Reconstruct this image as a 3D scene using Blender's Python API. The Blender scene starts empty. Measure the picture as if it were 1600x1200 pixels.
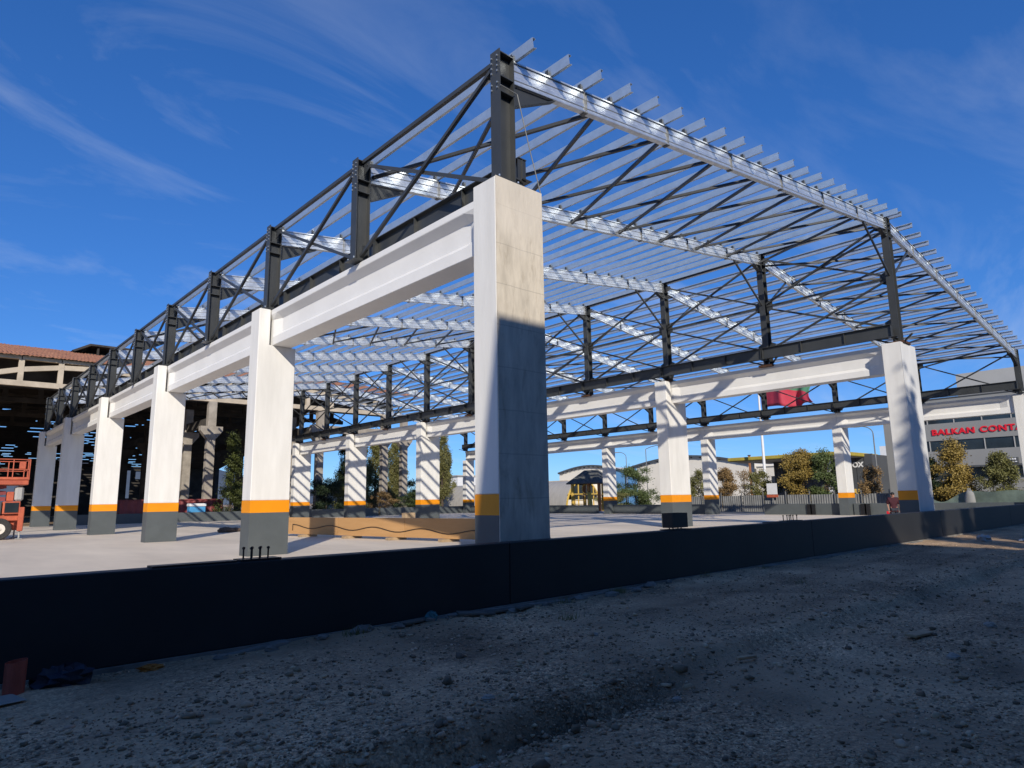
import bpy, math, random
import numpy as np
from mathutils import Vector, Matrix
random.seed(7); RNG = np.random.default_rng(7)
S = bpy.context.scene
COL = S.collection

# ------------------------------------------------------------------ camera
cam = bpy.data.cameras.new('camera'); camo = bpy.data.objects.new('camera', cam); COL.objects.link(camo)
cam.sensor_width = 36.0; cam.lens = 36.0 * 1036.6 / 1600.0; cam.clip_start = .1; cam.clip_end = 6000
CAMP = Vector((-8.140, -9.364, 1.622))
yaw, pitch, roll = .7375, .1725, -.0164
fw = Vector((math.sin(yaw)*math.cos(pitch), math.cos(yaw)*math.cos(pitch), math.sin(pitch)))
r0 = Vector((math.cos(yaw), -math.sin(yaw), 0)); u0 = r0.cross(fw)
rt = r0*math.cos(roll) + u0*math.sin(roll); up = -r0*math.sin(roll) + u0*math.cos(roll)
camo.matrix_world = Matrix(((rt.x, up.x, -fw.x, CAMP.x), (rt.y, up.y, -fw.y, CAMP.y), (rt.z, up.z, -fw.z, CAMP.z), (0, 0, 0, 1)))
S.camera = camo
S.render.resolution_x = 1024; S.render.resolution_y = 768
# ------------------------------------------------------------------ light
SUN = Vector((1, 1.36, -.85)).normalized()            # direction the light travels
EL = math.asin(-SUN.z); AZ = math.atan2(-SUN.x, -SUN.y)
sl = bpy.data.lights.new('sun', 'SUN'); sl.energy = 4.6; sl.angle = math.radians(.53); sl.color = (1, .925, .80)
so = bpy.data.objects.new('sun', sl); COL.objects.link(so); so.rotation_euler = SUN.to_track_quat('-Z', 'Y').to_euler(); so.location = (-40, -60, 60)
W = bpy.data.worlds.new('World'); S.world = W; W.use_nodes = True
nt = W.node_tree; nt.nodes.clear()
def N(t, k, **kw):
    n = t.nodes.new(k)
    for a, b in kw.items(): setattr(n, a, b)
    return n
sky = N(nt, 'ShaderNodeTexSky', sky_type='NISHITA', sun_disc=False, sun_elevation=EL, sun_rotation=AZ, altitude=350, air_density=.85, dust_density=.12, ozone_density=3.0)
hsv = N(nt, 'ShaderNodeHueSaturation'); hsv.inputs['Saturation'].default_value = 1.38; hsv.inputs['Value'].default_value = 1.0
gam = N(nt, 'ShaderNodeGamma'); gam.inputs[1].default_value = .70
tc = N(nt, 'ShaderNodeTexCoord'); sp = N(nt, 'ShaderNodeSeparateXYZ')
nt.links.new(tc.outputs['Generated'], sp.inputs[0])
zc = N(nt, 'ShaderNodeMath', operation='ADD'); zc.inputs[1].default_value = .12
zm = N(nt, 'ShaderNodeMath', operation='MAXIMUM'); zm.inputs[1].default_value = .02
nt.links.new(sp.outputs['Z'], zm.inputs[0]); nt.links.new(zm.outputs[0], zc.inputs[0])
dx = N(nt, 'ShaderNodeMath', operation='DIVIDE'); dy = N(nt, 'ShaderNodeMath', operation='DIVIDE')
nt.links.new(sp.outputs['X'], dx.inputs[0]); nt.links.new(zc.outputs[0], dx.inputs[1])
nt.links.new(sp.outputs['Y'], dy.inputs[0]); nt.links.new(zc.outputs[0], dy.inputs[1])
cb = N(nt, 'ShaderNodeCombineXYZ'); nt.links.new(dx.outputs[0], cb.inputs[0]); nt.links.new(dy.outputs[0], cb.inputs[1])
mp = N(nt, 'ShaderNodeMapping'); mp.inputs['Rotation'].default_value = (0, 0, math.radians(62)); mp.inputs['Scale'].default_value = (.55, 1.25, 1); mp.inputs['Location'].default_value = (4.0, -5.0, 0)
nt.links.new(cb.outputs[0], mp.inputs[0])
n1 = N(nt, 'ShaderNodeTexNoise'); n1.inputs['Scale'].default_value = 1.25; n1.inputs['Detail'].default_value = 10; n1.inputs['Roughness'].default_value = .60; n1.inputs['Distortion'].default_value = 1.1
n2 = N(nt, 'ShaderNodeTexNoise'); n2.inputs['Scale'].default_value = .55; n2.inputs['Detail'].default_value = 3
nt.links.new(mp.outputs[0], n1.inputs[0]); nt.links.new(cb.outputs[0], n2.inputs[0])
r1 = N(nt, 'ShaderNodeMapRange'); r1.inputs[1].default_value = .50; r1.inputs[2].default_value = .80
r2 = N(nt, 'ShaderNodeMapRange'); r2.inputs[1].default_value = .32; r2.inputs[2].default_value = .56
nt.links.new(n1.outputs[0], r1.inputs[0]); nt.links.new(n2.outputs[0], r2.inputs[0])
mu = N(nt, 'ShaderNodeMath', operation='MULTIPLY'); nt.links.new(r1.outputs[0], mu.inputs[0]); nt.links.new(r2.outputs[0], mu.inputs[1])
mu2 = N(nt, 'ShaderNodeMath', operation='MULTIPLY'); nt.links.new(mu.outputs[0], mu2.inputs[0])
r3 = N(nt, 'ShaderNodeMapRange'); r3.inputs[1].default_value = .0; r3.inputs[2].default_value = .08; r3.inputs[4].default_value = .36; nt.links.new(sp.outputs['Z'], r3.inputs[0]); nt.links.new(r3.outputs[0], mu2.inputs[1])
mx = N(nt, 'ShaderNodeMix', data_type='RGBA'); mx.inputs[7].default_value = (4.6, 5.1, 5.8, 1)
nt.links.new(mu2.outputs[0], mx.inputs[0]); nt.links.new(sky.outputs[0], gam.inputs[0]); nt.links.new(gam.outputs[0], hsv.inputs['Color']); tint = N(nt, 'ShaderNodeMix', data_type='RGBA', blend_type='MULTIPLY'); tint.inputs[0].default_value = 1; tint.inputs[7].default_value = (.60, .95, 1.50, 1)
nt.links.new(hsv.outputs[0], tint.inputs[6]); nt.links.new(tint.outputs[2], mx.inputs[6])
bg = N(nt, 'ShaderNodeBackground'); bg.inputs[1].default_value = .149
nt.links.new(mx.outputs[2], bg.inputs[0])
wo = N(nt, 'ShaderNodeOutputWorld'); nt.links.new(bg.outputs[0], wo.inputs[0])
S.view_settings.view_transform = 'Standard'; S.view_settings.look = 'None'; S.view_settings.gamma = 1; S.view_settings.exposure = 0
S.view_settings.use_curve_mapping = False
try:
    S.cycles.max_bounces = 6; S.cycles.diffuse_bounces = 3; S.cycles.glossy_bounces = 3; S.cycles.transparent_max_bounces = 8
except Exception: pass

# ------------------------------------------------------------------ materials
def mat(name, c, rough=.7, metal=0, var=.12, vscale=1.5, bump=.0, bscale=30, spec=.4, c2=None, detail=6, stretch=(1, 1, 1), attr=None, trans=0):
    m = bpy.data.materials.new(name); m.use_nodes = True; t = m.node_tree; b = t.nodes['Principled BSDF']
    b.inputs['Roughness'].default_value = rough; b.inputs['Metallic'].default_value = metal
    b.inputs['Specular IOR Level'].default_value = spec
    tcx = N(t, 'ShaderNodeTexCoord'); oi = N(t, 'ShaderNodeObjectInfo')
    ml = N(t, 'ShaderNodeMath', operation='MULTIPLY'); ml.inputs[1].default_value = 37.0; t.links.new(oi.outputs['Random'], ml.inputs[0])
    ad = N(t, 'ShaderNodeVectorMath', operation='ADD'); t.links.new(tcx.outputs['Object'], ad.inputs[0]); t.links.new(ml.outputs[0], ad.inputs[1])
    mpx = N(t, 'ShaderNodeMapping'); mpx.inputs['Scale'].default_value = stretch; t.links.new(ad.outputs[0], mpx.inputs[0])
    nz = N(t, 'ShaderNodeTexNoise'); nz.inputs['Scale'].default_value = vscale; nz.inputs['Detail'].default_value = detail; nz.inputs['Roughness'].default_value = .62
    t.links.new(mpx.outputs[0], nz.inputs[0])
    c2 = c2 or tuple(x*(1-var*1.6) for x in c)
    mr = N(t, 'ShaderNodeMapRange'); mr.inputs[1].default_value = .3; mr.inputs[2].default_value = .7; t.links.new(nz.outputs[0], mr.inputs[0])
    mxx = N(t, 'ShaderNodeMix', data_type='RGBA'); mxx.inputs[6].default_value = (*c2, 1); mxx.inputs[7].default_value = (*c, 1)
    t.links.new(mr.outputs[0], mxx.inputs[0]); out = mxx.outputs[2]
    if attr:
        at = N(t, 'ShaderNodeAttribute', attribute_name=attr)
        mm = N(t, 'ShaderNodeMix', data_type='RGBA', blend_type='MULTIPLY'); mm.inputs[0].default_value = 1
        t.links.new(out, mm.inputs[6]); t.links.new(at.outputs['Color'], mm.inputs[7]); out = mm.outputs[2]
    t.links.new(out, b.inputs['Base Color'])
    if bump:
        nb = N(t, 'ShaderNodeTexNoise'); nb.inputs['Scale'].default_value = bscale; nb.inputs['Detail'].default_value = 5; t.links.new(mpx.outputs[0], nb.inputs[0])
        bp = N(t, 'ShaderNodeBump'); bp.inputs['Strength'].default_value = bump; bp.inputs['Distance'].default_value = .02
        t.links.new(nb.outputs[0], bp.inputs['Height']); t.links.new(bp.outputs[0], b.inputs['Normal'])
    if trans:
        b.inputs['Alpha'].default_value = 1-trans
    m['nodes_out'] = 1
    return m
M = {}
M['white'] = mat('white_paint', (.79, .77, .725), .55, var=.05, vscale=1.1, bump=.18, bscale=11, c2=(.68, .66, .615), stretch=(2.4, 2.4, .4), detail=8)
M['whiteb'] = mat('white_beam_paint', (.78, .765, .735), .55, var=.05, vscale=.7, bump=.15, bscale=9, c2=(.70, .685, .655))
M['orange'] = mat('orange_paint', (.85, .30, .004), .5, var=.08)
M['base'] = mat('grey_base_paint', (.095, .108, .112), .55, var=.12, vscale=1.2, bump=.1, bscale=12)
M['wall'] = mat('dark_wall_paint', (.023, .0235, .025), .6, var=.2, vscale=.8, bump=.12, bscale=10)
M['steel'] = mat('dark_grey_steel', (.050, .053, .054), .42, metal=.0, var=.18, vscale=1.2, spec=.5)
M['rust'] = mat('rusty_plate', (.10, .045, .025), .8, var=.4, vscale=6)
M['black'] = mat('black_steel', (.012, .012, .014), .5, var=.2)
M['galv'] = mat('galvanised_steel', (.82, .85, .88), .43, metal=.80, var=.16, vscale=5, bump=.30, bscale=2.6, spec=.5, stretch=(1, 1, 1.6))
M['galvp'] = mat('galvanised_purlin', (.66, .715, .755), .38, metal=.74, var=.10, vscale=3, spec=.5)
M['slab'] = mat('slab_concrete', (.74, .64, .51), .75, var=.1, vscale=.35, bump=.06, bscale=20, c2=(.53, .455, .365), stretch=(1, .35, 1))
M['conc'] = mat('old_concrete', (.40, .355, .30), .85, var=.25, vscale=1.2, bump=.35, bscale=9)
M['concd'] = mat('dark_concrete', (.085, .075, .066), .9, var=.4, vscale=.7, bump=.3, bscale=6)  # darker concrete for the old hall's inner parts, roof and lantern
M['beige'] = mat('beige_truss_concrete', (.58, .49, .375), .8, var=.2, vscale=.8, bump=.2, bscale=8)
M['tile'] = mat('roof_tiles', (.37, .175, .10), .85, var=.5, vscale=1.3, c2=(.24, .10, .06), bump=.6, bscale=5)
M['gravel'] = mat('gravel_ground', (.50, .34, .205), .92, var=.35, vscale=.55, bump=1.0, bscale=26, c2=(.21, .145, .088), detail=9, attr='tone')
M['stone'] = mat('gravel_stone', (.56, .405, .27), .85, var=.2, vscale=6, attr='tone')
M['earth'] = mat('pale_earth', (.30, .26, .20), .95, var=.3, vscale=.05, detail=10)
M['foot'] = mat('rough_footing_concrete', (.27, .25, .22), .9, var=.35, vscale=2.2, bump=.7, bscale=8)
M['wood'] = mat('brown_formwork', (.50, .285, .12), .6, var=.15, vscale=1.2, c2=(.42, .23, .09), stretch=(1, .3, 2))
M['woodp'] = mat('pale_wood', (.46, .33, .2), .8, var=.25, vscale=4)
M['oldwood'] = mat('grey_weathered_wood', (.17, .15, .125), .9, var=.3, vscale=6)
M['red'] = mat('red_sheet_metal', (.30, .065, .065), .55, var=.25, vscale=1)
M['blue'] = mat('blue_plastic', (.08, .33, .62), .5, var=.1)
M['whitep'] = mat('white_plastic', (.75, .75, .75), .5, var=.05)
M['liftor'] = mat('faded_orange_machine', (.56, .135, .065), .55, var=.3, vscale=2.5, c2=(.36, .08, .045))
M['tyre'] = mat('tyre_rubber', (.05, .048, .045), .85, var=.3, vscale=8)
M['pale'] = mat('pale_facade', (.74, .69, .60), .8, var=.05, vscale=.3)
M['grey'] = mat('grey_facade', (.25, .25, .243), .7, var=.06, vscale=.3)
M['greyl'] = mat('light_grey_facade', (.38, .375, .36), .7, var=.06, vscale=.3)
M['greyd'] = mat('dark_grey_cladding', (.075, .08, .086), .6, var=.1, vscale=.6)
M['glass'] = mat('dark_window_glass', (.03, .042, .05), .12, var=.3, vscale=.5, spec=.6)
M['redlet'] = mat('red_letters', (.70, .015, .03), .4, var=.04)
M['bluep'] = mat('blue_panel', (.12, .30, .55), .5, var=.1)
M['yellow'] = mat('yellow_paint', (.72, .48, .10), .5, var=.1)
M['canopy'] = mat('yellow_canopy', (.46, .36, .06), .5, var=.2)
M['owood'] = mat('orange_brown_post', (.42, .17, .06), .6, var=.15, vscale=3)
M['shingle'] = mat('grey_shingles', (.13, .135, .13), .85, var=.35, vscale=3)
M['tunnel'] = mat('grey_tunnel_sheet', (.40, .38, .35), .7, var=.15, vscale=.6, stretch=(1, 4, 1))
M['fence'] = mat('grey_metal_fence', (.25, .253, .25), .6, metal=.2, var=.25, vscale=1)
M['net'] = mat('green_shade_net', (.15, .20, .175), .85, var=.3, vscale=1.2)
M['trunk'] = mat('bark', (.10, .075, .055), .95, var=.3, vscale=6, bump=.5)
for k, c in dict(green=(.11, .15, .045), dkgreen=(.028, .05, .018), yel=(.36, .255, .06), olive=(.19, .185, .055), poplar=(.20, .19, .06), amber=(.30, .19, .075), pine=(.085, .105, .022)).items():
    m = mat('leaves_'+k, c, .6, var=.35, vscale=1.1, c2=tuple(x*.45 for x in c)); M[k] = m
    bs = m.node_tree.nodes['Principled BSDF']; bs.inputs['Transmission Weight'].default_value = 0
M['flagred'] = mat('flag_red', (.50, .045, .075), .7, var=.08); M['flaggrn'] = mat('flag_green', (.10, .28, .16), .7, var=.08); M['flagwht'] = mat('flag_white', (.75, .75, .72), .7, var=.05)
M['skin'] = mat('skin', (.38, .21, .15), .6, var=.08); M['hair'] = mat('black_hair', (.012, .01, .009), .6); M['maroon'] = mat('maroon_cloth', (.06, .011, .02), .8, var=.2, vscale=8); M['jeans'] = mat('dark_trousers', (.03, .035, .05), .8)
M['tarp'] = mat('dark_blue_tarp', (.02, .026, .05), .6, var=.4, vscale=4); M['teal'] = mat('teal_plastic', (.04, .16, .18), .5)
M['sack'] = mat('brown_sack', (.16, .115, .09), .9, var=.4, vscale=3)
M['mount'] = mat('far_mountain', (.10, .13, .17), 1, var=.2, vscale=.01)
M['pipe'] = mat('red_pvc_pipe', (.42, .085, .055), .5, var=.15, vscale=6)
M['ochre'] = mat('ochre_insulation', (.46, .17, .03), .8, var=.3, vscale=8)

# bare concrete of the first column: pour lines, stains, tie holes
def bare_concrete():
    m = mat('bare_formed_concrete', (.74, .66, .54), .85, var=.22, vscale=1.5, bump=.35, bscale=7, c2=(.46, .41, .335), stretch=(2.2, 1, .6))
    t = m.node_tree; b = t.nodes['Principled BSDF']; src = b.inputs['Base Color'].links[0].from_socket
    tcx = N(t, 'ShaderNodeTexCoord'); s = N(t, 'ShaderNodeSeparateXYZ'); t.links.new(tcx.outputs['Object'], s.inputs[0])
    nz = N(t, 'ShaderNodeTexNoise'); nz.inputs['Scale'].default_value = 1.2; t.links.new(tcx.outputs['Object'], nz.inputs[0])
    a = N(t, 'ShaderNodeMath', operation='MULTIPLY_ADD'); a.inputs[1].default_value = .05; t.links.new(nz.outputs[0], a.inputs[0]); t.links.new(s.outputs['Z'], a.inputs[2])
    f = N(t, 'ShaderNodeMath', operation='DIVIDE'); f.inputs[1].default_value = .83; t.links.new(a.outputs[0], f.inputs[0])
    g = N(t, 'ShaderNodeMath', operation='FRACT'); t.links.new(f.outputs[0], g.inputs[0])
    h = N(t, 'ShaderNodeMath', operation='LESS_THAN'); h.inputs[1].default_value = .026; t.links.new(g.outputs[0], h.inputs[0])
    h2 = N(t, 'ShaderNodeMath', operation='MULTIPLY'); h2.inputs[1].default_value = .32; t.links.new(h.outputs[0], h2.inputs[0])
    mxx = N(t, 'ShaderNodeMix', data_type='RGBA'); mxx.inputs[7].default_value = (.24, .215, .18, 1); t.links.new(h2.outputs[0], mxx.inputs[0]); t.links.new(src, mxx.inputs[6])
    sn = N(t, 'ShaderNodeTexNoise'); sn.inputs['Scale'].default_value = 2.2; sn.inputs['Detail'].default_value = 8; sn.inputs['Roughness'].default_value = .68; sn.inputs['Distortion'].default_value = .6
    sm = N(t, 'ShaderNodeMapping'); sm.inputs['Scale'].default_value = (1.6, 1, .45); sm.inputs['Location'].default_value = (3.1, 0, 1.7); t.links.new(tcx.outputs['Object'], sm.inputs[0]); t.links.new(sm.outputs[0], sn.inputs[0])
    sr = N(t, 'ShaderNodeMapRange'); sr.inputs[1].default_value = .54; sr.inputs[2].default_value = .70; sr.inputs[4].default_value = .5; t.links.new(sn.outputs[0], sr.inputs[0])
    sx_ = N(t, 'ShaderNodeMix', data_type='RGBA'); sx_.inputs[7].default_value = (.22, .165, .10, 1); t.links.new(sr.outputs[0], sx_.inputs[0]); t.links.new(mxx.outputs[2], sx_.inputs[6]); mxx = sx_
    # paler, uneven tone over the top metre and a half
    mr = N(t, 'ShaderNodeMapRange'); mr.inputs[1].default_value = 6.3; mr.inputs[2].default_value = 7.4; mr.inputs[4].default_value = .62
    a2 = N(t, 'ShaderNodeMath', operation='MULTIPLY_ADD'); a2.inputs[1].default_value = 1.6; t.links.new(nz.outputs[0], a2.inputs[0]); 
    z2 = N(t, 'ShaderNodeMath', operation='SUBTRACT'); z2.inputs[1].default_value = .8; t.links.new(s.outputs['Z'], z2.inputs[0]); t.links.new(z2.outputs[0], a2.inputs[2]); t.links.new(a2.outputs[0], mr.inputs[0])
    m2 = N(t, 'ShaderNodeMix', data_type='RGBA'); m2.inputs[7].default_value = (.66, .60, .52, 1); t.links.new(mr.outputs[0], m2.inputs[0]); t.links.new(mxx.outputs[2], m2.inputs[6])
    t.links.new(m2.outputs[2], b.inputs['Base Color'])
    return m
M['bare'] = bare_concrete()
def pebbly(m):
    # fine gravel packed into the ground: every cell its own tone and a rounded relief
    t = m.node_tree; b = t.nodes['Principled BSDF']; src = b.inputs['Base Color'].links[0].from_socket; nrm = b.inputs['Normal'].links[0].from_socket
    tcx = N(t, 'ShaderNodeTexCoord'); w = N(t, 'ShaderNodeTexNoise'); w.inputs['Scale'].default_value = 9; t.links.new(tcx.outputs['Object'], w.inputs[0])
    ad = N(t, 'ShaderNodeVectorMath', operation='MULTIPLY_ADD'); ad.inputs[1].default_value = (.05, .05, .05); t.links.new(w.outputs['Color'], ad.inputs[0]); t.links.new(tcx.outputs['Object'], ad.inputs[2])
    mk = N(t, 'ShaderNodeTexNoise'); mk.inputs['Scale'].default_value = .42; mk.inputs['Detail'].default_value = 4; t.links.new(tcx.outputs['Object'], mk.inputs[0])
    mf = N(t, 'ShaderNodeMapRange'); mf.inputs[1].default_value = .40; mf.inputs[2].default_value = .60; mf.inputs[3].default_value = .12; t.links.new(mk.outputs[0], mf.inputs[0])
    col = src
    for sc, lo, hi, st in ((26, .55, 1.5, .9), (60, .6, 1.45, .7)):
        v = N(t, 'ShaderNodeTexVoronoi'); v.inputs['Scale'].default_value = sc; t.links.new(ad.outputs[0], v.inputs['Vector'])
        sp_ = N(t, 'ShaderNodeSeparateColor'); t.links.new(v.outputs['Color'], sp_.inputs[0])
        mr = N(t, 'ShaderNodeMapRange'); mr.inputs[3].default_value = lo; mr.inputs[4].default_value = hi; t.links.new(sp_.outputs[0], mr.inputs[0])
        mm = N(t, 'ShaderNodeMix', data_type='RGBA', blend_type='MULTIPLY'); t.links.new(mf.outputs[0], mm.inputs[0]); t.links.new(col, mm.inputs[6]); t.links.new(mr.outputs[0], mm.inputs[7]); col = mm.outputs[2]
        bp = N(t, 'ShaderNodeBump', invert=True); bp.inputs['Strength'].default_value = st; bp.inputs['Distance'].default_value = .5/sc; ms = N(t, 'ShaderNodeMath', operation='MULTIPLY'); ms.inputs[1].default_value = st; t.links.new(mf.outputs[0], ms.inputs[0]); t.links.new(ms.outputs[0], bp.inputs['Strength']); t.links.new(v.outputs['Distance'], bp.inputs['Height']); t.links.new(nrm, bp.inputs['Normal']); nrm = bp.outputs[0]
    t.links.new(col, b.inputs['Base Color']); t.links.new(nrm, b.inputs['Normal'])
pebbly(M['gravel'])
M['blotch'] = mat('blotchy_white_paint', (.76, .75, .73), .6, var=.2, vscale=1.0, c2=(.60, .60, .59), bump=.2, bscale=5, stretch=(1.5, 1.5, .5))

# ------------------------------------------------------------------ mesh builder
class MB:
    def __init__(s): s.v = []; s.f = []; s.m = []
    def add(s, vs, fs, mi=0):
        o = len(s.v); s.v += [tuple(v) for v in vs]; s.f += [tuple(i+o for i in f) for f in fs]; s.m += [mi]*len(fs); return s
    def box(s, x0, y0, z0, x1, y1, z1, mi=0):
        return s.add([(x0, y0, z0), (x1, y0, z0), (x1, y1, z0), (x0, y1, z0), (x0, y0, z1), (x1, y0, z1), (x1, y1, z1), (x0, y1, z1)],
                     [(0, 3, 2, 1), (4, 5, 6, 7), (0, 1, 5, 4), (1, 2, 6, 5), (2, 3, 7, 6), (3, 0, 4, 7)], mi)
    def frame(s, p0, p1, upv=(0, 0, 1)):
        p0 = Vector(p0); p1 = Vector(p1); d = (p1-p0).normalized(); u = Vector(upv)
        if abs(d.dot(u)) > .98: u = Vector((0, 1, 0))
        sd = d.cross(u).normalized(); u = sd.cross(d).normalized(); return p0, p1, d, sd, u
    def prof(s, p0, p1, poly, upv=(0, 0, 1), mi=0, cap=True):
        """closed profile polygon (side, up) swept from p0 to p1"""
        p0, p1, d, sd, u = s.frame(p0, p1, upv); n = len(poly)
        vs = [p0+sd*a+u*b for a, b in poly]+[p1+sd*a+u*b for a, b in poly]
        fs = [(i, (i+1) % n, n+(i+1) % n, n+i) for i in range(n)]
        if cap: fs += [tuple(range(n-1, -1, -1)), tuple(range(n, 2*n))]
        return s.add(vs, fs, mi)
    def bar(s, p0, p1, w, h=None, upv=(0, 0, 1), mi=0):
        h = h or w; return s.prof(p0, p1, [(-w/2, -h/2), (w/2, -h/2), (w/2, h/2), (-w/2, h/2)], upv, mi)
    def ibeam(s, p0, p1, h, b, tf=.018, tw=.012, upv=(0, 0, 1), mi=0):
        s.bar2(p0, p1, -b/2, b/2, h/2-tf, h/2, upv, mi); s.bar2(p0, p1, -b/2, b/2, -h/2, -h/2+tf, upv, mi)
        return s.bar2(p0, p1, -tw/2, tw/2, -h/2+tf, h/2-tf, upv, mi)
    def bar2(s, p0, p1, a0, a1, b0, b1, upv=(0, 0, 1), mi=0):
        return s.prof(p0, p1, [(a0, b0), (a1, b0), (a1, b1), (a0, b1)], upv, mi)
    def tube(s, p0, p1, r0, r1=None, n=10, mi=0, cap=True):
        r1 = r0 if r1 is None else r1; p0, p1, d, sd, u = s.frame(p0, p1)
        vs = []
        for p, r in ((p0, r0), (p1, r1)):
            vs += [p+sd*(r*math.cos(2*math.pi*k/n))+u*(r*math.sin(2*math.pi*k/n)) for k in range(n)]
        fs = [(k, (k+1) % n, n+(k+1) % n, n+k) for k in range(n)]
        if cap: fs += [tuple(range(n-1, -1, -1)), tuple(range(n, 2*n))]
        return s.add(vs, fs, mi)
    def path(s, pts, r, n=8, mi=0):
        for a, b in zip(pts[:-1], pts[1:]): s.tube(a, b, r, r, n, mi)
        return s
    def prism(s, poly, axis, a0, a1, mi=0):
        """polygon in the plane normal to axis, extruded from a0 to a1"""
        def P(p, a):
            return {'x': (a, p[0], p[1]), 'y': (p[0], a, p[1]), 'z': (p[0], p[1], a)}[axis]
        n = len(poly); vs = [P(p, a0) for p in poly]+[P(p, a1) for p in poly]
        return s.add(vs, [(i, (i+1) % n, n+(i+1) % n, n+i) for i in range(n)]+[tuple(range(n-1, -1, -1)), tuple(range(n, 2*n))], mi)
    def mesh(s, name, mats, off=(0, 0, 0), smooth=False):
        me = bpy.data.meshes.new(name)
        ox, oy, oz = off
        me.from_pydata([(x-ox, y-oy, z-oz) for x, y, z in s.v], [], s.f)
        for m in (mats if isinstance(mats, (list, tuple)) else [mats]): me.materials.append(m)
        if any(s.m): me.polygons.foreach_set('material_index', s.m)
        import bmesh as _b
        bm = _b.new(); bm.from_mesh(me); _b.ops.recalc_face_normals(bm, faces=bm.faces); bm.to_mesh(me); bm.free()
        if smooth: me.polygons.foreach_set('use_smooth', [True]*len(me.polygons))
        me.update(); return me
WL = {}                                                     # world position of every object we parent to
def place(name, me, parent=None, loc=(0, 0, 0), rz=0):
    """object from mesh data; loc is in the parent's space"""
    o = bpy.data.objects.new(name, me); COL.objects.link(o); o.location = loc; o.rotation_euler = (0, 0, rz)
    if parent: o.parent = parent
    pw = WL.get(parent.name, (0, 0, 0)) if parent else (0, 0, 0)
    WL[o.name] = tuple(a+b for a, b in zip(pw, loc)); return o
def build(mb, name, mats, parent=None, smooth=False):
    """mesh written in world coordinates, linked at its parent (or at its own base)"""
    if parent:
        return place(name, mb.mesh(name, mats, WL[parent.name], smooth), parent)
    a = np.array(mb.v); lo, hi = a.min(0), a.max(0); c = ((lo[0]+hi[0])/2, (lo[1]+hi[1])/2, lo[2])
    return place(name, mb.mesh(name, mats, c, smooth), None, c)
def tag(o, label=None, cat=None, group=None, kind=None):
    if label: o['label'] = label
    if cat: o['category'] = cat
    if group: o['group'] = group
    if kind: o['kind'] = kind
    return o
def thing(name, label, cat, loc=(0, 0, 0), group=None):
    return tag(place(name, None, None, loc), label, cat, group)
def bevel(o, w=.015, seg=1):
    b = o.modifiers.new('bevel', 'BEVEL'); b.width = w; b.segments = seg; b.limit_method = 'ANGLE'; b.angle_limit = math.radians(50); return o
def text_mesh(body, size, extrude, m, bold=.0, sx=1.0, spacing=1.0):
    cu = bpy.data.curves.new('lettering', 'FONT'); cu.body = body; cu.size = size; cu.extrude = extrude; cu.offset = bold; cu.space_character = spacing
    ob = bpy.data.objects.new('lettering', cu); COL.objects.link(ob)
    dg = bpy.context.evaluated_depsgraph_get(); me = bpy.data.meshes.new_from_object(ob.evaluated_get(dg))
    bpy.data.objects.remove(ob); bpy.data.curves.remove(cu); me.materials.clear(); me.materials.append(m)
    v = np.empty(len(me.vertices)*3); me.vertices.foreach_get('co', v); v = v.reshape(-1, 3); v[:, 0] *= sx; me.vertices.foreach_set('co', v.ravel()); me.update()
    return me
def vnoise(x, y, seed=0):
    r = np.random.default_rng(seed); T = r.random((256, 256)); xi = np.floor(x).astype(int); yi = np.floor(y).astype(int); fx = x-xi; fy = y-yi
    fx = fx*fx*(3-2*fx); fy = fy*fy*(3-2*fy); g = lambda a, b: T[a % 256, b % 256]
    return (g(xi, yi)*(1-fx)+g(xi+1, yi)*fx)*(1-fy)+(g(xi, yi+1)*(1-fx)+g(xi+1, yi+1)*fx)*fy
def fbm(x, y, seed=0, o=4):
    t = 0; a = 1; s = 0
    for k in range(o): t = t+a*vnoise(x*2**k+17.3*k, y*2**k+9.1*k, seed+k); s += a; a *= .5
    return t/s-.5
def fastmesh(name, v, f, mats, tone=None, smooth=False):
    me = bpy.data.meshes.new(name); v = np.asarray(v, np.float32); f = np.asarray(f, np.int32); k = f.shape[1]
    me.vertices.add(len(v)); me.vertices.foreach_set('co', v.ravel()); me.loops.add(f.size); me.loops.foreach_set('vertex_index', f.ravel())
    me.polygons.add(len(f)); me.polygons.foreach_set('loop_start', np.arange(0, f.size, k, dtype=np.int32))
    for m in (mats if isinstance(mats, (list, tuple)) else [mats]): me.materials.append(m)
    me.update(calc_edges=True)
    if tone is not None:
        a = me.color_attributes.new('tone', 'FLOAT_COLOR', 'POINT'); c = np.ones((len(v), 4), np.float32); c[:, :3] = tone; a.data.foreach_set('color', c.ravel())
    if smooth: me.polygons.foreach_set('use_smooth', np.ones(len(f), bool))
    me.validate(); return me

# ================================================================== SETTING: ground, slab, sky far terrain
def ground_z(x, y):
    x = np.asarray(x, float); y = np.asarray(y, float)
    z = -.37 + .10*fbm(x*.35, y*.35, 3) + .07*fbm(x*1.3, y*1.3, 5)*np.clip((y+30)/20, 0, 1) + .035*fbm(x*4, y*4, 9, 3)
    edge = -4.75+.35*fbm(x*.8, y*0, 21)+.10*fbm(x*3, y*3, 22)      # broken edge of the gravel layer
    z = z + .16/(1+np.exp(-np.clip((y-edge)*26, -50, 50)))*(y < 0)
    z = z - .17*np.exp(-((y-edge+.16)/.13)**2)*np.exp(-((x+3.9)/1.9)**4)*(.55+1.1*np.clip(fbm(x*1.1, y*.3, 71)+.35, 0, 1))
    z = z - .05*np.exp(-((y+6.1-.12*x)/.35)**2)                       # wheel rut
    rise = np.clip((y+2.2)/1.9, 0, 1); z = z + .01*rise*rise*(y < .2)
    return z
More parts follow.
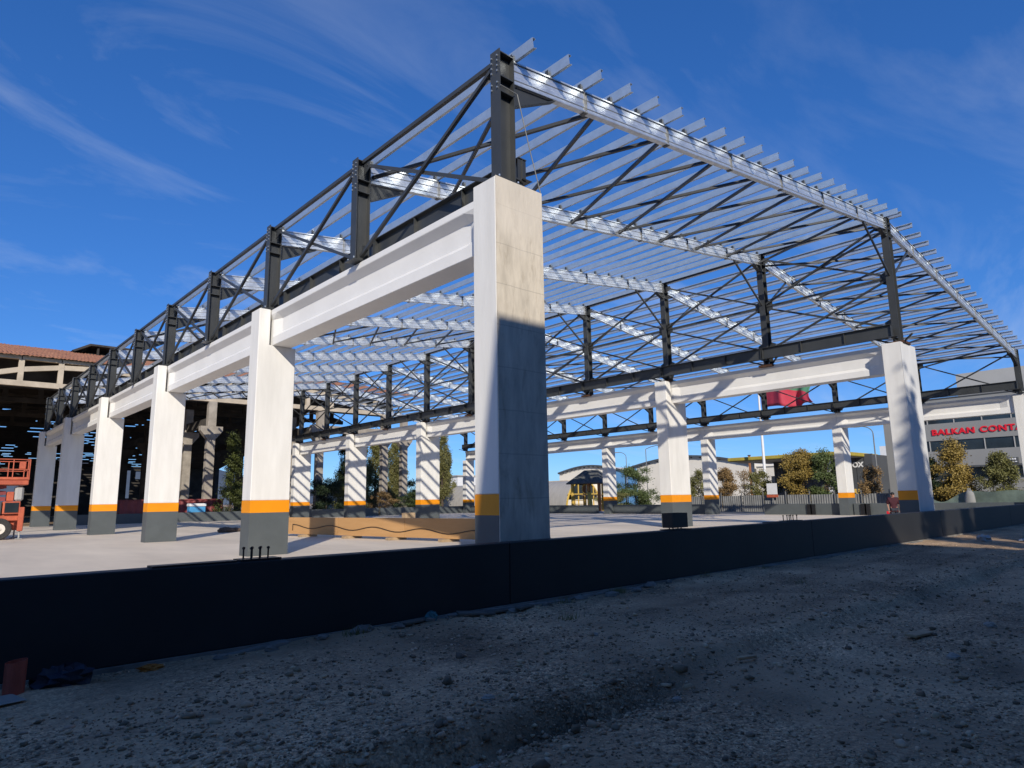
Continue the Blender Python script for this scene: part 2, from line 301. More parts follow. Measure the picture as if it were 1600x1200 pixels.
def ground():
    xs = np.concatenate([[-3000, -900, -300, -120, -60, -35], np.arange(-22, 2, .09), np.arange(2, 14, .16), np.arange(14, 50, .5), [60, 75, 90, 120, 200, 500, 1200, 3000]])
    ys = np.concatenate([[-3000, -600, -150, -70, -40, -28, -20, -15], np.arange(-12, -.2, .09), [0, 1, 4, 66, 70, 90, 120, 200, 500, 1200, 3000]])
    X, Y = np.meshgrid(xs, ys, indexing='ij'); Z = ground_z(X, Y)
    Z = np.where(Y > .5, -.3, Z); Z = np.where((X > 50) | (Y > 68), -.12, Z)
    Z = np.where((Y < -12.5) | (X < -23), -.25, Z)
    v = np.stack([X, Y, Z], -1).reshape(-1, 3); nx, ny = X.shape; i = np.arange(nx*ny).reshape(nx, ny)
    f = np.stack([i[:-1, :-1], i[1:, :-1], i[1:, 1:], i[:-1, 1:]], -1).reshape(-1, 4)
    x, y = v[:, 0], v[:, 1]; edge = -4.75+.35*fbm(x*.8, y*0, 21)+.10*fbm(x*3, y*3, 22)      # darker ground along the broken edge, in patches and wheel tracks, pale lime dust by the wall
    darken = np.exp(-((y-edge+.22)/.24)**2)*np.exp(-((x+3.7)/2.2)**4)*np.clip(.75+1.6*fbm(x*1.7, y*1.7, 72), 0, 1)+.75*np.clip(3*fbm(x*.45, y*.45, 73)-.25, 0, 1)+.55*(np.exp(-((y+2.6-.05*x+.15*fbm(x*.5, x*0, 78))/.20)**2)+np.exp(-((y+4.15-.05*x+.15*fbm(x*.5, x*0, 78))/.20)**2)*(x > -1))*np.clip(.6+1.5*fbm(x*2, y*2, 79), 0, 1)+.6*np.exp(-(((x-1.2)/.8)**2+((y+7.2)/.35)**2))
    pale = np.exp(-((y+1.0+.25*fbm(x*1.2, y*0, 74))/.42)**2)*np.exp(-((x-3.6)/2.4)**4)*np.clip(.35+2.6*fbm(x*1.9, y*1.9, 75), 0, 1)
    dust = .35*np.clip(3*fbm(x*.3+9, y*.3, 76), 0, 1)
    k = np.clip(1-.80*np.clip(darken, 0, 1)+.9*pale+dust, .15, 2)[:, None]*np.ones(3)
    o = place('ground', fastmesh('ground', v, f, M['gravel'], k, smooth=True)); tag(o, 'grey stony ground in front of the dark wall', kind='structure')
ground()
mb = MB(); mb.box(-40, -.1, -.3, 48.6, 63.5, 0); tag(build(mb, 'floor_slab', M['slab']), 'pale concrete floor slab under the steel frame', kind='structure')
mb = MB(); mb.box(49, -30, -.25, 400, 300, -.06); tag(build(mb, 'yard_ground', M['earth']), kind='structure')
def gravel():
    ph = (1+5**.5)/2
    iv = np.array([(-1, ph, 0), (1, ph, 0), (-1, -ph, 0), (1, -ph, 0), (0, -1, ph), (0, 1, ph), (0, -1, -ph), (0, 1, -ph), (ph, 0, -1), (ph, 0, 1), (-ph, 0, -1), (-ph, 0, 1)])/1.9
    fi = np.array([(0, 11, 5), (0, 5, 1), (0, 1, 7), (0, 7, 10), (0, 10, 11), (1, 5, 9), (5, 11, 4), (11, 10, 2), (10, 7, 6), (7, 1, 8), (3, 9, 4), (3, 4, 2), (3, 2, 6), (3, 6, 8), (3, 8, 9), (4, 9, 5), (2, 4, 11), (6, 2, 10), (8, 6, 7), (9, 8, 1)])
    n = 120000
    # more and finer stones near the visitor's standpoint, thinning out along the yard
    t = RNG.random(n); d = 2.6+ 26*t**1.9; a = math.radians(90)-(.7375+(RNG.random(n)-.5)*1.75)
    x = -8.1+d*np.cos(a); y = -9.4+d*np.sin(a)
    keep = (y < -.5) & (y > -14)
    dens = fbm(x*.55, y*.9, 31)+.35*np.exp(-((y+4.0)/.8)**2)+.25*np.exp(-((y+6.8)/.5)**2)
    keep &= (RNG.random(n)-.5)*.42 < dens*1.35+.06
    x = x[keep]; y = y[keep]; n = len(x)
    s = np.clip(.0078*np.exp(RNG.normal(0, .60, n)), .003, .055)*(1+.35*np.exp(-((y+4.9)/.5)**2))
    z = ground_z(x, y)+s*.25
    ang = RNG.random(n)*6.28; sx = s*RNG.uniform(.8, 1.6, n); sy = s*RNG.uniform(.7, 1.2, n); sz = s*RNG.uniform(.45, .85, n)
    jit = RNG.uniform(.58, 1.34, (n, 12, 1)); V = iv[None]*jit
    V = V*np.stack([sx, sy, sz], -1)[:, None]
    ca, sa = np.cos(ang)[:, None], np.sin(ang)[:, None]
    X = V[..., 0]*ca-V[..., 1]*sa+x[:, None]; Y = V[..., 0]*sa+V[..., 1]*ca+y[:, None]; Z = V[..., 2]+z[:, None]
    v = np.stack([X, Y, Z], -1).reshape(-1, 3); f = (fi[None]+np.arange(n)[:, None, None]*12).reshape(-1, 3)
    tone = (.28+1.0*RNG.random(n)**1.3)[:, None]*np.stack([RNG.uniform(.96, 1.06, n), np.ones(n), RNG.uniform(.9, 1.04, n)], -1)
    o = place('gravel', fastmesh('gravel', v, f, M['stone'], np.repeat(tone, 12, 0))); tag(o, 'loose grey gravel strewn over the shaded ground', 'gravel', kind='stuff')
gravel()
def mountains():
    xs = np.linspace(-900, 1500, 120); pts = 1500+0*xs; h = 60+150*(fbm(xs*.004, xs*0, 41)+.35)
    h = h*np.exp(-((xs-420)/620.)**2)+8
    v = [(x, 1900, -5) for x in xs]+[(x, 2200, a) for x, a in zip(xs, h)]+[(x, 2700, -5) for x in xs]; n = len(xs)
    f = [(i, i+1, n+i+1, n+i) for i in range(n-1)]+[(n+i, n+i+1, 2*n+i+1, 2*n+i) for i in range(n-1)]
    mb = MB(); mb.add(v, f); tag(build(mb, 'mountains', M['mount'], smooth=True), 'distant blue mountain ridge', kind='structure')
mountains()

# ================================================================== THE UNFINISHED HALL
XA, XB, XC = 0.0, 22.9, 46.46
WA, WB, WC = 1.29, 1.87, 1.35; DA, DB, DC = .71, .75, .73
H, LEDGE, ZO, ZG = 8.05, 6.83, 1.725, 1.34
hall = thing('unfinished_hall', 'long open hall frame of white concrete columns under a bare steel roof', 'building', (0, 0, 0))
# --- concrete columns: grey base, orange band, white shaft with a ledge for the beams
def shaft(w, d, stubs, full):
    mb = MB()
    if full: mb.box(0, 0, ZO, w, d, H)
    else:
        xs = sorted(stubs); poly = [(0, ZO), (w, ZO), (w, LEDGE)]
        # outline: ledge with stubs (given as x ranges) standing on it
        for a, b in reversed(xs):
            if b < w-1e-6: poly += [(b, LEDGE)]
            else: poly = poly[:-1]
            poly += [(b, H), (a, H)]
            if a > 1e-6: poly += [(a, LEDGE)]
        if xs[0][0] > 1e-6: poly += [(0, LEDGE)]
        mb.prism(poly, 'y', 0, d)
    return mb.mesh('column_shaft', M['white'])
def band(w, d, z0, z1, m): return MB().box(0, 0, z0, w, d, z1).mesh('column_band', m)
rows = {'A': (XA, WA, DA, [(0, .38)]), 'B': (XB, WB, DB, [(0, .48), (1.39, WB)]), 'C': (XC, WC, DC, [(.97, WC)])}
for rk, (x0, w, d, st) in rows.items():
    me = shaft(w, d, st, False); mef = shaft(w, d, st, True); mo = band(w, d, ZG, ZO, M['orange']); mg = band(w, d, -.28, ZG, M['base'])
    for i in range(6):
        c = place('concrete_column', mef if i == 0 else me, hall, (x0, 12*i, 0)); bevel(c, .018)
        place('orange_band', mo, c); place('grey_base', mg, c)
        if i == 0:
            c['label'] = {'A': 'corner column with a raw concrete front face', 'B': 'front middle column with a blotchy unbanded white front', 'C': 'front right column at the picture edge'}[rk]
            place('front_face', MB().box(-.004 if rk != 'A' else .0, -.016, -.28, w+.004, -.001, H-.003).mesh('front_face', M['bare'] if rk == 'A' else M['blotch']), c)
# --- precast I-beams on the ledges
def crane_beam(L):
    hw, hh = .40, H-LEDGE
    def sec(s, w): return [(.33, 0), (.33, .28), (w, .42), (w, hh-.34), (hw, hh-.17), (hw, hh), (-hw, hh), (-hw, hh-.17), (-w, hh-.34), (-w, .42), (-.33, .28), (-.33, 0)]
    st = [(0, .325), (.35, .325), (.80, .19), (L-.80, .19), (L-.35, .325), (L, .325)]
    v = []; f = []; n = 12
    for s, w in st: v += [(a, s, b) for a, b in sec(s, w)]
    for k in range(len(st)-1):
        f += [(k*n+i, k*n+(i+1) % n, (k+1)*n+(i+1) % n, (k+1)*n+i) for i in range(n)]
    f += [tuple(range(n-1, -1, -1)), tuple(range((len(st)-1)*n, len(st)*n))]
    return MB().add(v, f).mesh('crane_beam', M['whiteb'])
b_end = crane_beam(11.60); b_mid = crane_beam(11.985)
for xc in (.81, XB+.935, XC+.53):
    for i in range(5):
        o = place('crane_beam', b_end if i == 0 else b_mid, hall, (xc, .755 if i == 0 else 12*i+.3675, LEDGE+.002)); bevel(o, .012)
# --- steel posts
ZE, ZR = 11.03, 13.90; PX = {'A': .47, 'B': 23.62, 'C': 46.62}
YR = [.26+6*k for k in range(11)]
SL = (ZR-ZE)/(PX['B']-.22-(.47+.21))
def post(h, side):
    mb = MB(); mb.ibeam((0, 0, .03), (0, 0, h), .42, .30, .022, .014, upv=(1, 0, 0))
    mb.box(-.32, -.22, 0, .32, .22, .03)
    for z in (h-.06, h-.62, h-.98): mb.box(-.187, -.145, z-.012, .187, .145, z+.012)
    return mb
def simple(name, mbf, mm): return mbf.mesh(name, mm)
pm = {'A': post(ZE+.06-H-.03, 1).mesh('steel_post', M['steel']), 'C': post(ZE+.06-H-.03, -1).mesh('steel_post', M['steel']), 'B': post(ZR+.10-H-.03, 0).mesh('steel_post', M['steel'])}
hm = {}
def haunch(sgn):
    # wedge plate under the rafter end
    mb = MB(); z1 = ZE-.57-H; mb.prism([(sgn*.21, z1-.55), (sgn*.21, z1-.02), (sgn*1.55, z1-.02+1.34*SL)], 'y', -.007, .007)
    mb.bar2((sgn*.21, 0, z1-.56), (sgn*1.55, 0, z1-.03+1.34*SL), -.09, .09, -.012, 0); return mb.mesh('haunch', M['steel'])
def haunchb(sgn):
    mb = MB(); z1 = ZR-.57-H; mb.prism([(sgn*.21, z1-.35), (sgn*.21, z1-.02), (sgn*.85, z1-.02-.64*SL)], 'y', -.007, .007)
    mb.bar2((sgn*.21, 0, z1-.36), (sgn*.85, 0, z1-.03-.64*SL), -.09, .09, -.012, 0); return mb.mesh('haunch', M['steel'])
hm['A'] = [haunch(1)]; hm['C'] = [haunch(-1)]; hm['B'] = [haunchb(1), haunchb(-1)]
bolt = MB()
for a in (-.26, .26):
    for b in (-.16, .16): bolt.tube((a, b, .03), (a, b, .10), .018, n=6)
bolt = bolt.mesh('anchor_bolts', M['galvp'])
rustp = MB().box(-.42, -.34, 0, .42, .34, .10).mesh('bearing_plate', M['rust'])
for rk, px in PX.items():
    for k, y in enumerate(YR):
        p = place('steel_post', pm[rk], hall, (px, y, H+.03 if rk != 'B' else H+.03))
        for h in hm[rk]: place('haunch', h, p)
        if k < 4: place('anchor_bolts', bolt, p)
        if rk == 'B' : place('bearing_plate', rustp, p, (0, 0, -.10 if k % 2 else -.03))
# --- rafters: back-to-back sigma sections with stiffeners and purlin cleats
def rafter(xa, za, xb, zb):
    mb = MB(); p0 = (xa, 0, za-.275); p1 = (xb, 0, zb-.275); h = .55; b = .15
    mb.bar2(p0, p1, -b/2, b/2, h/2-.012, h/2, upv=(0, 0, 1)); mb.bar2(p0, p1, -b/2, b/2, -h/2, -h/2+.012)
    for s in (-1, 1):                                              # corrugated webs and lips
        z = [-h/2+.012, -.17, -.15, -.06, -.04, .04, .06, .15, .17, h/2-.012]; q = [.045, .045, .062, .062, .045, .045, .062, .062, .045, .045]
        P0, P1, d, sd, u = mb.frame(p0, p1)
        v = [P0+sd*(s*a)+u*c for a, c in zip(q, z)]+[P1+sd*(s*a)+u*c for a, c in zip(q, z)]; n = len(z)
        mb.add(v, [(i, i+1, n+i+1, n+i) for i in range(n-1)])
        for zz in (-h/2+.025, h/2-.025): mb.bar2(p0, p1, s*b/2-.003, s*b/2+.003, zz-.014, zz+.014)
    return mb.mesh('rafter', M['galv'])
xl0, xl1 = PX['A']+.215, PX['B']-.215; xr0, xr1 = PX['B']+.215, PX['C']-.215
rl = rafter(xl0, ZE, xl1, ZR); rr = rafter(xr0, ZR, xr1, ZE)
def zt(x): return ZE+(x-xl0)*SL if x <= PX['B'] else ZE+(xr1-x)*SL     # rafter top
PUR_L = [xl0+.10+1.118*k for k in range(20)]+[xl1-.02]; PUR_R = [2*PX['B']-x for x in PUR_L]
stif = MB(); stif.box(-.035, -.082, -.545, -.023, .082, -.006); stif.box(.023, -.082, -.545, .035, .082, -.006); stif.box(-.05, -.09, -.58, .05, .09, -.552); stif = stif.mesh('stiffener', M['fence'])
cle = MB(); cle.box(-.065, -.05, .002, -.055, .05, .17); cle.box(-.065, -.05, .002, .02, .05, .010); cle.bar((-.05, -.02, .06), (-.02, -.02, .06), .03); cle.bar((-.05, -.02, .12), (-.02, -.02, .12), .03); cle = cle.mesh('purlin_cleat', M['steel'])
STX = [xl0+2.41+3.42*k for k in range(6)]; STX += [2*PX['B']-x for x in STX]
for k, y in enumerate(YR):
    for side, me, pl in ((0, rl, PUR_L), (1, rr, PUR_R)):
        r = place('rafter', me, hall, (0, y, 0))
        for x in STX:
            if (x < PX['B']) == (side == 0): place('stiffener', stif, r, (x, 0, zt(x)))
        if k < 3:
            for x in pl: place('purlin_cleat', cle, r, (x, 0, zt(x)))
        else:
            mb = MB()
            for x in pl: mb.box(x-.065, -.05, zt(x)+.002, x-.055, .05, zt(x)+.17)
            c = place('purlin_cleats', mb.mesh('purlin_cleats', M['steel']), r); c['kind'] = 'stuff'
# --- purlins: Z sections, 12 m lengths lapping over the rafters
def purlin(L, sgn, m):
    nx, nz = -SL*sgn, 1.0; l = math.hypot(nx, nz); nx /= l; nz /= l; tx, tz = nz, -nx
    P = lambda a, b: (a*tx+b*nx, a*tz+b*nz)                          # a along the slope, b normal to it
    t = .006; hh = .235; fl = .088*sgn; q = .006*sgn                # C section opening towards the ridge
    prof = [(0, 0), (q, 0), (q, hh), (0, hh)]; prof2 = [(q, 0), (fl, 0), (fl, t), (q, t)]; prof3 = [(q, hh-t), (fl, hh-t), (fl, hh), (q, hh)]
    lip = [(fl-q, t), (fl, t), (fl, .03), (fl-q, .03)]; lip2 = [(fl-q, hh-.03), (fl, hh-.03), (fl, hh-t), (fl-q, hh-t)]
    mb = MB()
    for pr in (prof, prof2, prof3, lip, lip2): mb.prism([P(a, b) for a, b in pr], 'y', 0, L)
    return mb.mesh('purlin', m)
yl = [-.40, 12.26, 24.26, 36.26, 48.26, 60.9]
for sgn, pl in ((1, PUR_L), (-1, PUR_R)):
    pms = [purlin(yl[i+1]-yl[i]-.004, sgn, M['galvp']) for i in range(5)]
    for x in pl:
        for i in range(5):
            place('purlin', pms[i], hall, (x+random.uniform(-.015, .015), yl[i], zt(x)+.012))
# --- crane girders with stiffeners between the posts
def girder(L):
    return MB().ibeam((0, 0, 0), (0, L, 0), .56, .24, .02, .014).mesh('girder', M['steel'])
gs = MB(); gs.box(-.115, -.008, -.26, -.008, .008, .26); gs.box(.008, -.008, -.26, .115, .008, .26); gs = gs.mesh('girder_stiffener', M['steel'])
gm = girder(5.99)
brk = {}
for nm, (gx, side) in {'A': (1.02, 1), 'B': (23.02, -1), 'C': (46.05, -1)}.items():
    zc_ = 8.60
    for k in range(10):
        g = place('girder', gm, hall, (gx, YR[k]+.005, zc_))
        for q in (.03, 2.0, 4.0, 5.95): place('girder_stiffener', gs, g, (0, q, 0))
    # brackets carrying the girder off each post
    px = PX[nm]; mb = MB(); a, b = sorted((gx-side*0.0-px, side*.21)); mb.box(a, -.09, -.32, b, .09, -.285); mb.prism([(side*.21, -.32), (gx-px, -.32), (side*.21, -.56)], 'y', -.008, .008)
    mb.box(gx-px-.13, -.16, -.288, gx-px+.13, .16, -.282)
    bm_ = mb.mesh('girder_bracket', M['steel'])
    kn = MB(); kn.bar((0, .15, -.50), (gx-px, .75, -.27), .06); kn.bar((0, -.15, -.50), (gx-px, -.75, -.27), .06); kn = kn.mesh('knee_brace', M['steel'])
    for k in range(11):
        place('girder_bracket', bm_, hall, (px, YR[k], zc_))
        if nm != 'A': place('knee_brace', kn, hall, (px, YR[k], zc_))
# --- bracing
def brace(p0, p1, w=.085, name='brace', upv=(0, 0, 1)):
    c = Vector(p0); me = MB().bar((0, 0, 0), Vector(p1)-c, w, w, upv).mesh(name, M['steel']); return place(name, me, hall, tuple(c))
zb = H+.12
for k in range(10):
    y0, y1 = YR[k], YR[k+1]
    for rk, dxo in (('A', .0), ('C', .0)):
        px = PX[rk]
        brace((px-.04, y0+.15, ZE-.10), (px-.04, y1-.15, zb+.05)); brace((px+.05, y0+.15, zb+.05), (px+.05, y1-.15, ZE-.10))
        brace((px, y0+.12, ZE-.02), (px, y1-.12, ZE-.02), .10, 'eave_strut')
    px = PX['B']; zm = 11.15
    brace((px, y0+.14, zm), (px, y1-.14, zm), .085, 'strut')
    brace((px-.05, y0+.14, ZR-.25), (px-.05, y1-.14, zm+.1)); brace((px+.05, y0+.14, zm+.1), (px+.05, y1-.14, ZR-.25))
    brace((px-.05, y0+.14, zm-.1), (px-.05, y1-.14, 8.85)); brace((px+.05, y0+.14, 8.85), (px+.05, y1-.14, zm-.1))
    brace((px, y0+.12, ZR+.03), (px, y1-.12, ZR+.03), .10, 'ridge_strut')
for k in range(11):                                                  # knees from the ridge posts to the rafters
    y = YR[k]
    brace((PX['B']-.2, y, 11.2), (PX['B']-2.7, y, zt(PX['B']-2.7)-.56), .075, 'knee'); brace((PX['B']+.2, y, 11.2), (PX['B']+2.7, y, zt(PX['B']+2.7)-.56), .075, 'knee')
for k in (0, 4, 9):                                                  # roof plane crosses
    y0, y1 = YR[k]+.08, YR[k+1]-.08
    for sd in (0, 1):
        nd = [xl0+.1+2.77*j for j in range(9)]; nd[-1] = xl1-.1
        if sd: nd = [2*PX['B']-x for x in nd]
        for j in range(8):
            a, b = nd[j], nd[j+1]
            brace((a, y0, zt(a)-.46), (b, y1, zt(b)-.46), .085, 'roof_brace', (0, 0, 1)); brace((b, y0, zt(b)-.38), (a, y1, zt(a)-.38), .085, 'roof_brace')
def gus(z0, up, dn, sd_):
    # triangular plates either side of a post, in the plane of the row
    mb = MB()
    for s_ in (sd_,):
        mb.prism([(s_*.145, z0-(.34 if dn else .03)), (s_*.145, z0+(.34 if up else .03)), (s_*.46, z0+(.20 if up else .02)), (s_*.46, z0-(.20 if dn else .02))], 'x', -.006, .006)
        mb.box(-.02, s_*.34-.02, z0+(.07 if up else -.11), .02, s_*.34+.02, z0+(.11 if up else -.07))
    return mb.mesh('gusset_plate', M['steel'])
gA = [(q, gus(z, u_, d2, q)) for q in (-1, 1) for z, u_, d2 in ((ZE-.10, False, True), (zb+.05, True, False))]; gB = [(q, gus(z, u_, d2, q)) for q in (-1, 1) for z, u_, d2 in ((ZR-.22, False, True), (11.15, True, True), (8.95, True, False))]
def boltrow(z_top):
    mb = MB()
    for z in (.07, .19, .31, .43, .70, .82):
        for yy in (-.09, .09): mb.tube((-.242, yy, z_top-z), (-.205, yy, z_top-z), .017, n=6); mb.tube((.205, yy, z_top-z), (.242, yy, z_top-z), .017, n=6)
    return mb.mesh('flange_bolts', M['galvp'])
bA, bB = boltrow(ZE-.02), boltrow(ZR-.02)
for k in range(11):
    for rk, gl in (('A', gA), ('C', gA), ('B', gB)):
        for q, g_ in gl:
            if (k == 0 and q < 0) or (k == 10 and q > 0): continue
            place('gusset_plate', g_, hall, (PX[rk], YR[k], 0))
        o = place('flange_bolts', bB if rk == 'B' else bA, hall, (PX[rk], YR[k], 0)); o['kind'] = 'stuff'
# loose cable hanging from the corner post
mb = MB(); mb.path([(.25, .08, 10.2), (.70, .05, 10.15), (1.0, .02, 9.0), (1.28, .0, 8.06)], .012, 6); tag(build(mb, 'hanging_cable', M['fence']), 'thin grey cable hanging off the corner post', 'cable')

# ================================================================== WALLS AROUND THE SLAB
pw = thing('perimeter_wall', 'long dark grey wall along the front of the slab', 'wall', (0, -.3, -.3))
xs = [-16, -11.99, -.16, 11.8, 23.9, 35.6, 47.6]
for a, b in zip(xs[:-1], xs[1:]):
    bevel(build(MB().box(a+.006, -.45, -.16, b-.006, -.15, .88), 'wall_panel', M['wall'], pw), .012)
build(MB().box(-16, -.49, -.6, 47.6, -.12, -.162), 'footing', M['foot'], pw)
def ledge():
    xs = np.arange(-15, 24, .10); n = len(xs); out = -.52-.16*(fbm(xs*.7, xs*0, 61)+.35)-.05*fbm(xs*4, xs*0, 62); zt_ = -.20+.07*fbm(xs*1.6, xs*0, 63)+.03*fbm(xs*6, xs*0, 64)
    out = np.where(fbm(xs*.25, xs*0, 65) > .13, -.455, out)
    v = [(x, -.44, z+.02) for x, z in zip(xs, zt_)]+[(x, o, z) for x, o, z in zip(xs, out, zt_)]+[(x, o-.03, -.6) for x, o in zip(xs, out)]
    return MB().add(v, [(k*n+i, k*n+i+1, (k+1)*n+i+1, (k+1)*n+i) for k in (0, 1) for i in range(n-1)])
build(ledge(), 'footing_ledge', M['foot'], pw)
def low_wall(x0, y0, x1, y1, label, h=.9):
    t = MB().box(x0, y0, -.05, x1, y1, h); o = build(t, 'low_wall', M['base']); bevel(o, .012); return tag(o, label, 'wall', 'low grey walls round the slab')
low_wall(47.1, .75, 47.4, 11.9, 'low grey wall from the picture edge to the second right row column')
low_wall(47.1, 12.8, 47.4, 19.3, 'short low grey wall left of the second column of the right row')
low_wall(47.1, 24.8, 47.4, 35.9, 'low dark wall right of the playground shelter')
low_wall(47.1, 38.2, 47.4, 59.8, 'low dark wall left of the playground shelter')
low_wall(2, 61.0, 21.5, 61.3, 'low dark wall below the red container')
low_wall(23.2, 61.0, 34, 61.3, 'low grey wall at the back below the dark tree')
low_wall(34.3, 61.0, 46.8, 61.3, 'low dark wall at the back below the poplars')
for (x, y, lab) in ((47.25, 15.2, 'dark steel end plate leaning on the short low grey wall'), (47.25, 11.0, 'dark steel end plate beside the second right row column')):
    mb = MB(); mb.box(x-.28, y-.05, 0, x+.22, y+.05, .86); mb.box(x-.28, y-.35, 0, x-.24, y+.35, .86); tag(build(mb, 'end_plate', M['black']), lab, 'plate', 'steel plates by the low walls')
# cast-in plates and bolts on the front wall
def bolt_group(x0, x1, lab, strip=None):
    t = thing('anchor_plate', lab, 'anchor bolts', ((x0+x1)/2, -.3, .88), 'anchor plates on the front wall')
    build(MB().box(x0-.08, -.44, .883, x1+.12, -.16, .91), 'base_plate', M['black'], t)
    for k in range(6):
        x = x0+(x1-x0)*(k+.4)/6; yy = -.36 if k % 2 else -.24
        build(MB().tube((x, yy, .91), (x, yy, 1.06), .012, n=6).tube((x, yy, 1.03), (x, yy, 1.055), .022, n=6), 'bolt', M['black'], t)
    if strip: build(MB().box(strip[0], -.43, .883, strip[1], -.20, .905), 'cover_strip', M['black'], t)
bolt_group(-4.74, -4.40, 'black anchor plate with six bolts on the wall below the second column', (-5.86, -4.86))
bolt_group(10.45, 11.15, 'black anchor plate with six bolts on the wall left of the man', (9.35, 10.35))
t = thing('steel_stub', 'square black steel box on the wall before the middle row column', 'steel box', (5.1, -.3, .88))
mb = MB(); mb.box(4.80, -.44, .93, 5.40, -.42, 1.26); mb.box(4.80, -.18, .93, 5.40, -.16, 1.26); mb.box(4.80, -.42, .93, 4.82, -.18, 1.26); mb.box(5.38, -.42, .93, 5.40, -.18, 1.26); build(mb, 'box', M['black'], t)
build(MB().box(4.70, -.45, .883, 5.52, -.15, .90), 'base_plate', M['black'], t)
for x in (4.86, 5.0, 5.2, 5.33): build(MB().tube((x, -.30, .90), (x, -.30, .99), .013, n=6), 'bolt', M['black'], t)


# ================================================================== THE OLD HALL BEHIND
oh = thing('old_hall', 'derelict concrete hall with a red tiled roof and open dark interior', 'building', (5, 66, -.1))
def truss(y, m, nm='roof_truss'):
    mb = MB()
    for c in (-17.1, 4.9, 26.9):
        x0, x1 = c-11, c+11
        mb.box(x0, y-.22, 12.72, x1, y+.22, 13.22)
        nd = [c+3.1*(j-3)-.0 for j in range(7)]; arch = lambda x: max(13.1, 14.95-.0175*(x-c)**2)
        pts = [x0+.3]+nd+[x1-.3]
        for a, b in zip(pts[:-1], pts[1:]):
            mb.bar((a, y, arch(a)), (b, y, arch(b)), .36, .46)
        for x in nd: mb.box(x-.22, y-.20, 13.2, x+.22, y+.20, 15.22)
        q = [x0]+nd+[x1]
        for a, b in zip(q[:-1], q[1:]): mb.box(a+.04, y-.28, 15.225, b-.04, y+.28, 15.55)
    return build(mb, nm, m, oh)
truss(66, M['beige']); build(MB().box(-40, 71, 13.3, 42, 71.2, 15.9), 'roof_bulkhead', M['concd'], oh)
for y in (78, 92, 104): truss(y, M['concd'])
def hcol(x, y, m, zt_=12.7):
    mb = MB(); mb.box(x-.42, y-.35, -.1, x+.42, y+.35, zt_)
    mb.prism([(x-.42, 8.6), (x-1.15, 9.5), (x-1.15, 10.0), (x+1.15, 10.0), (x+1.15, 9.5), (x+.42, 8.6)], 'y', y-.37, y+.37)
    return build(mb, 'concrete_column', m, oh)
for y in (66, 74, 82, 92, 104, 118):
    for x in (-28.1, -6.1, 15.9, 28.6, 37.6, 40.6):
        if y > 70 and x > 28.7: continue
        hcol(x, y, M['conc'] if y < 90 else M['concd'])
build(MB().box(27.4, 65.7, 10.02, 41.4, 66.3, 10.9), 'runway_beam', M['conc'], oh)
for x in (15.9, 28.6, 37.6): build(MB().box(x-.3, 66.5, 10.05, x+.3, 104, 10.95), 'runway_beam', M['concd'], oh)
def tiles(x0, x1, y0, z0, y1, z1):
    xs = np.arange(x0, x1, .16); nr = 44; v = []; f = []
    for j in range(nr):
        for e in (-1, 0, 1):
            t = (j+(e > 0)*1.0)/nr; wob = .05*np.sin(xs*.5+j)+.04*RNG.standard_normal(len(xs))
            v += [(x, y0+(y1-y0)*t, z0+(z1-z0)*t+.035*math.cos(x*2*math.pi/.32)+(.0, .09, -.08)[e]+w*.5) for x, w in zip(xs, wob)]
    n = len(xs)
    for j in range(nr):
        a = 3*j*n; f += [(a+k*n+i, a+k*n+i+1, a+k*n+n+i+1, a+k*n+n+i) for k in (0, 1) for i in range(n-1)]
    return v, f
v, f = tiles(-40, 42.5, 65.2, 15.60, 82, 19.6); build(MB().add(v, f), 'tiled_roof', M['tile'], oh)
mb = MB(); mb.prism([(65.4, 15.556), (82, 19.52), (104, 16.4), (104, 16.25), (82, 19.3), (65.4, 15.552)], 'x', -40, 42.3); build(mb, 'roof_deck', M['concd'], oh)
mb = MB()                                                            # far roof slope, boards missing in places
rows_ = 40; y0, z0, y1, z1 = 104, 16.4, 150, 9.6
for j in range(rows_):
    ya, yb = y0+(y1-y0)*j/rows_, y0+(y1-y0)*(j+1)/rows_; za, zb_ = z0+(z1-z0)*j/rows_, z0+(z1-z0)*(j+1)/rows_
    ym, zm_ = ya+.5*(yb-ya), za+.5*(zb_-za)
    mb.prism([(ya, za), (ym, zm_), (ym, zm_+.02), (ya, za+.02)], 'x', -60, 45)
    x = -60.
    while x < 45:
        hole = (-14 < x < 30) and random.random() < (.62 if j > 3 and fbm(np.array([x*.09]), np.array([j*.22]), 77)[0] > -.06 else .04)
        L = random.uniform(.4, .8) if hole else random.uniform(.8, 3)
        if not hole: mb.prism([(ym, zm_), (yb, zb_), (yb, zb_+.02), (ym, zm_+.02)], 'x', x, min(x+L, 45))
        x += L
build(mb, 'broken_roof', M['concd'], oh)
mb = MB(); gaps = [(24.5, 27.0, 3.2, 9.0), (27.9, 29.8, 7.2, 8.8), (37.0, 38.9, 3.2, 8.2), (-6, -2, 2.5, 6.5), (-1, 3, 2.5, 6.5), (5, 8, 2.5, 6.5)]
x = -60
for a, b, c, d in sorted(gaps):
    mb.box(x, 149.7, -.1, a, 150.2, 9.75); mb.box(a, 149.7, -.1, b, 150.2, c); mb.box(a, 149.7, d, b, 150.2, 9.75); x = b
mb.box(x, 149.7, -.1, 45, 150.2, 9.75); build(mb, 'back_wall', M['concd'], oh)
mb = MB(); mb.box(-60.3, 66, -.1, -60, 150, 12); mb.box(-60, 65.8, -.1, -40, 66.2, 15.5); build(mb, 'side_wall', M['concd'], oh)
mb = MB(); zz = 1.62+(17.15-1.62)*89.4/75.4
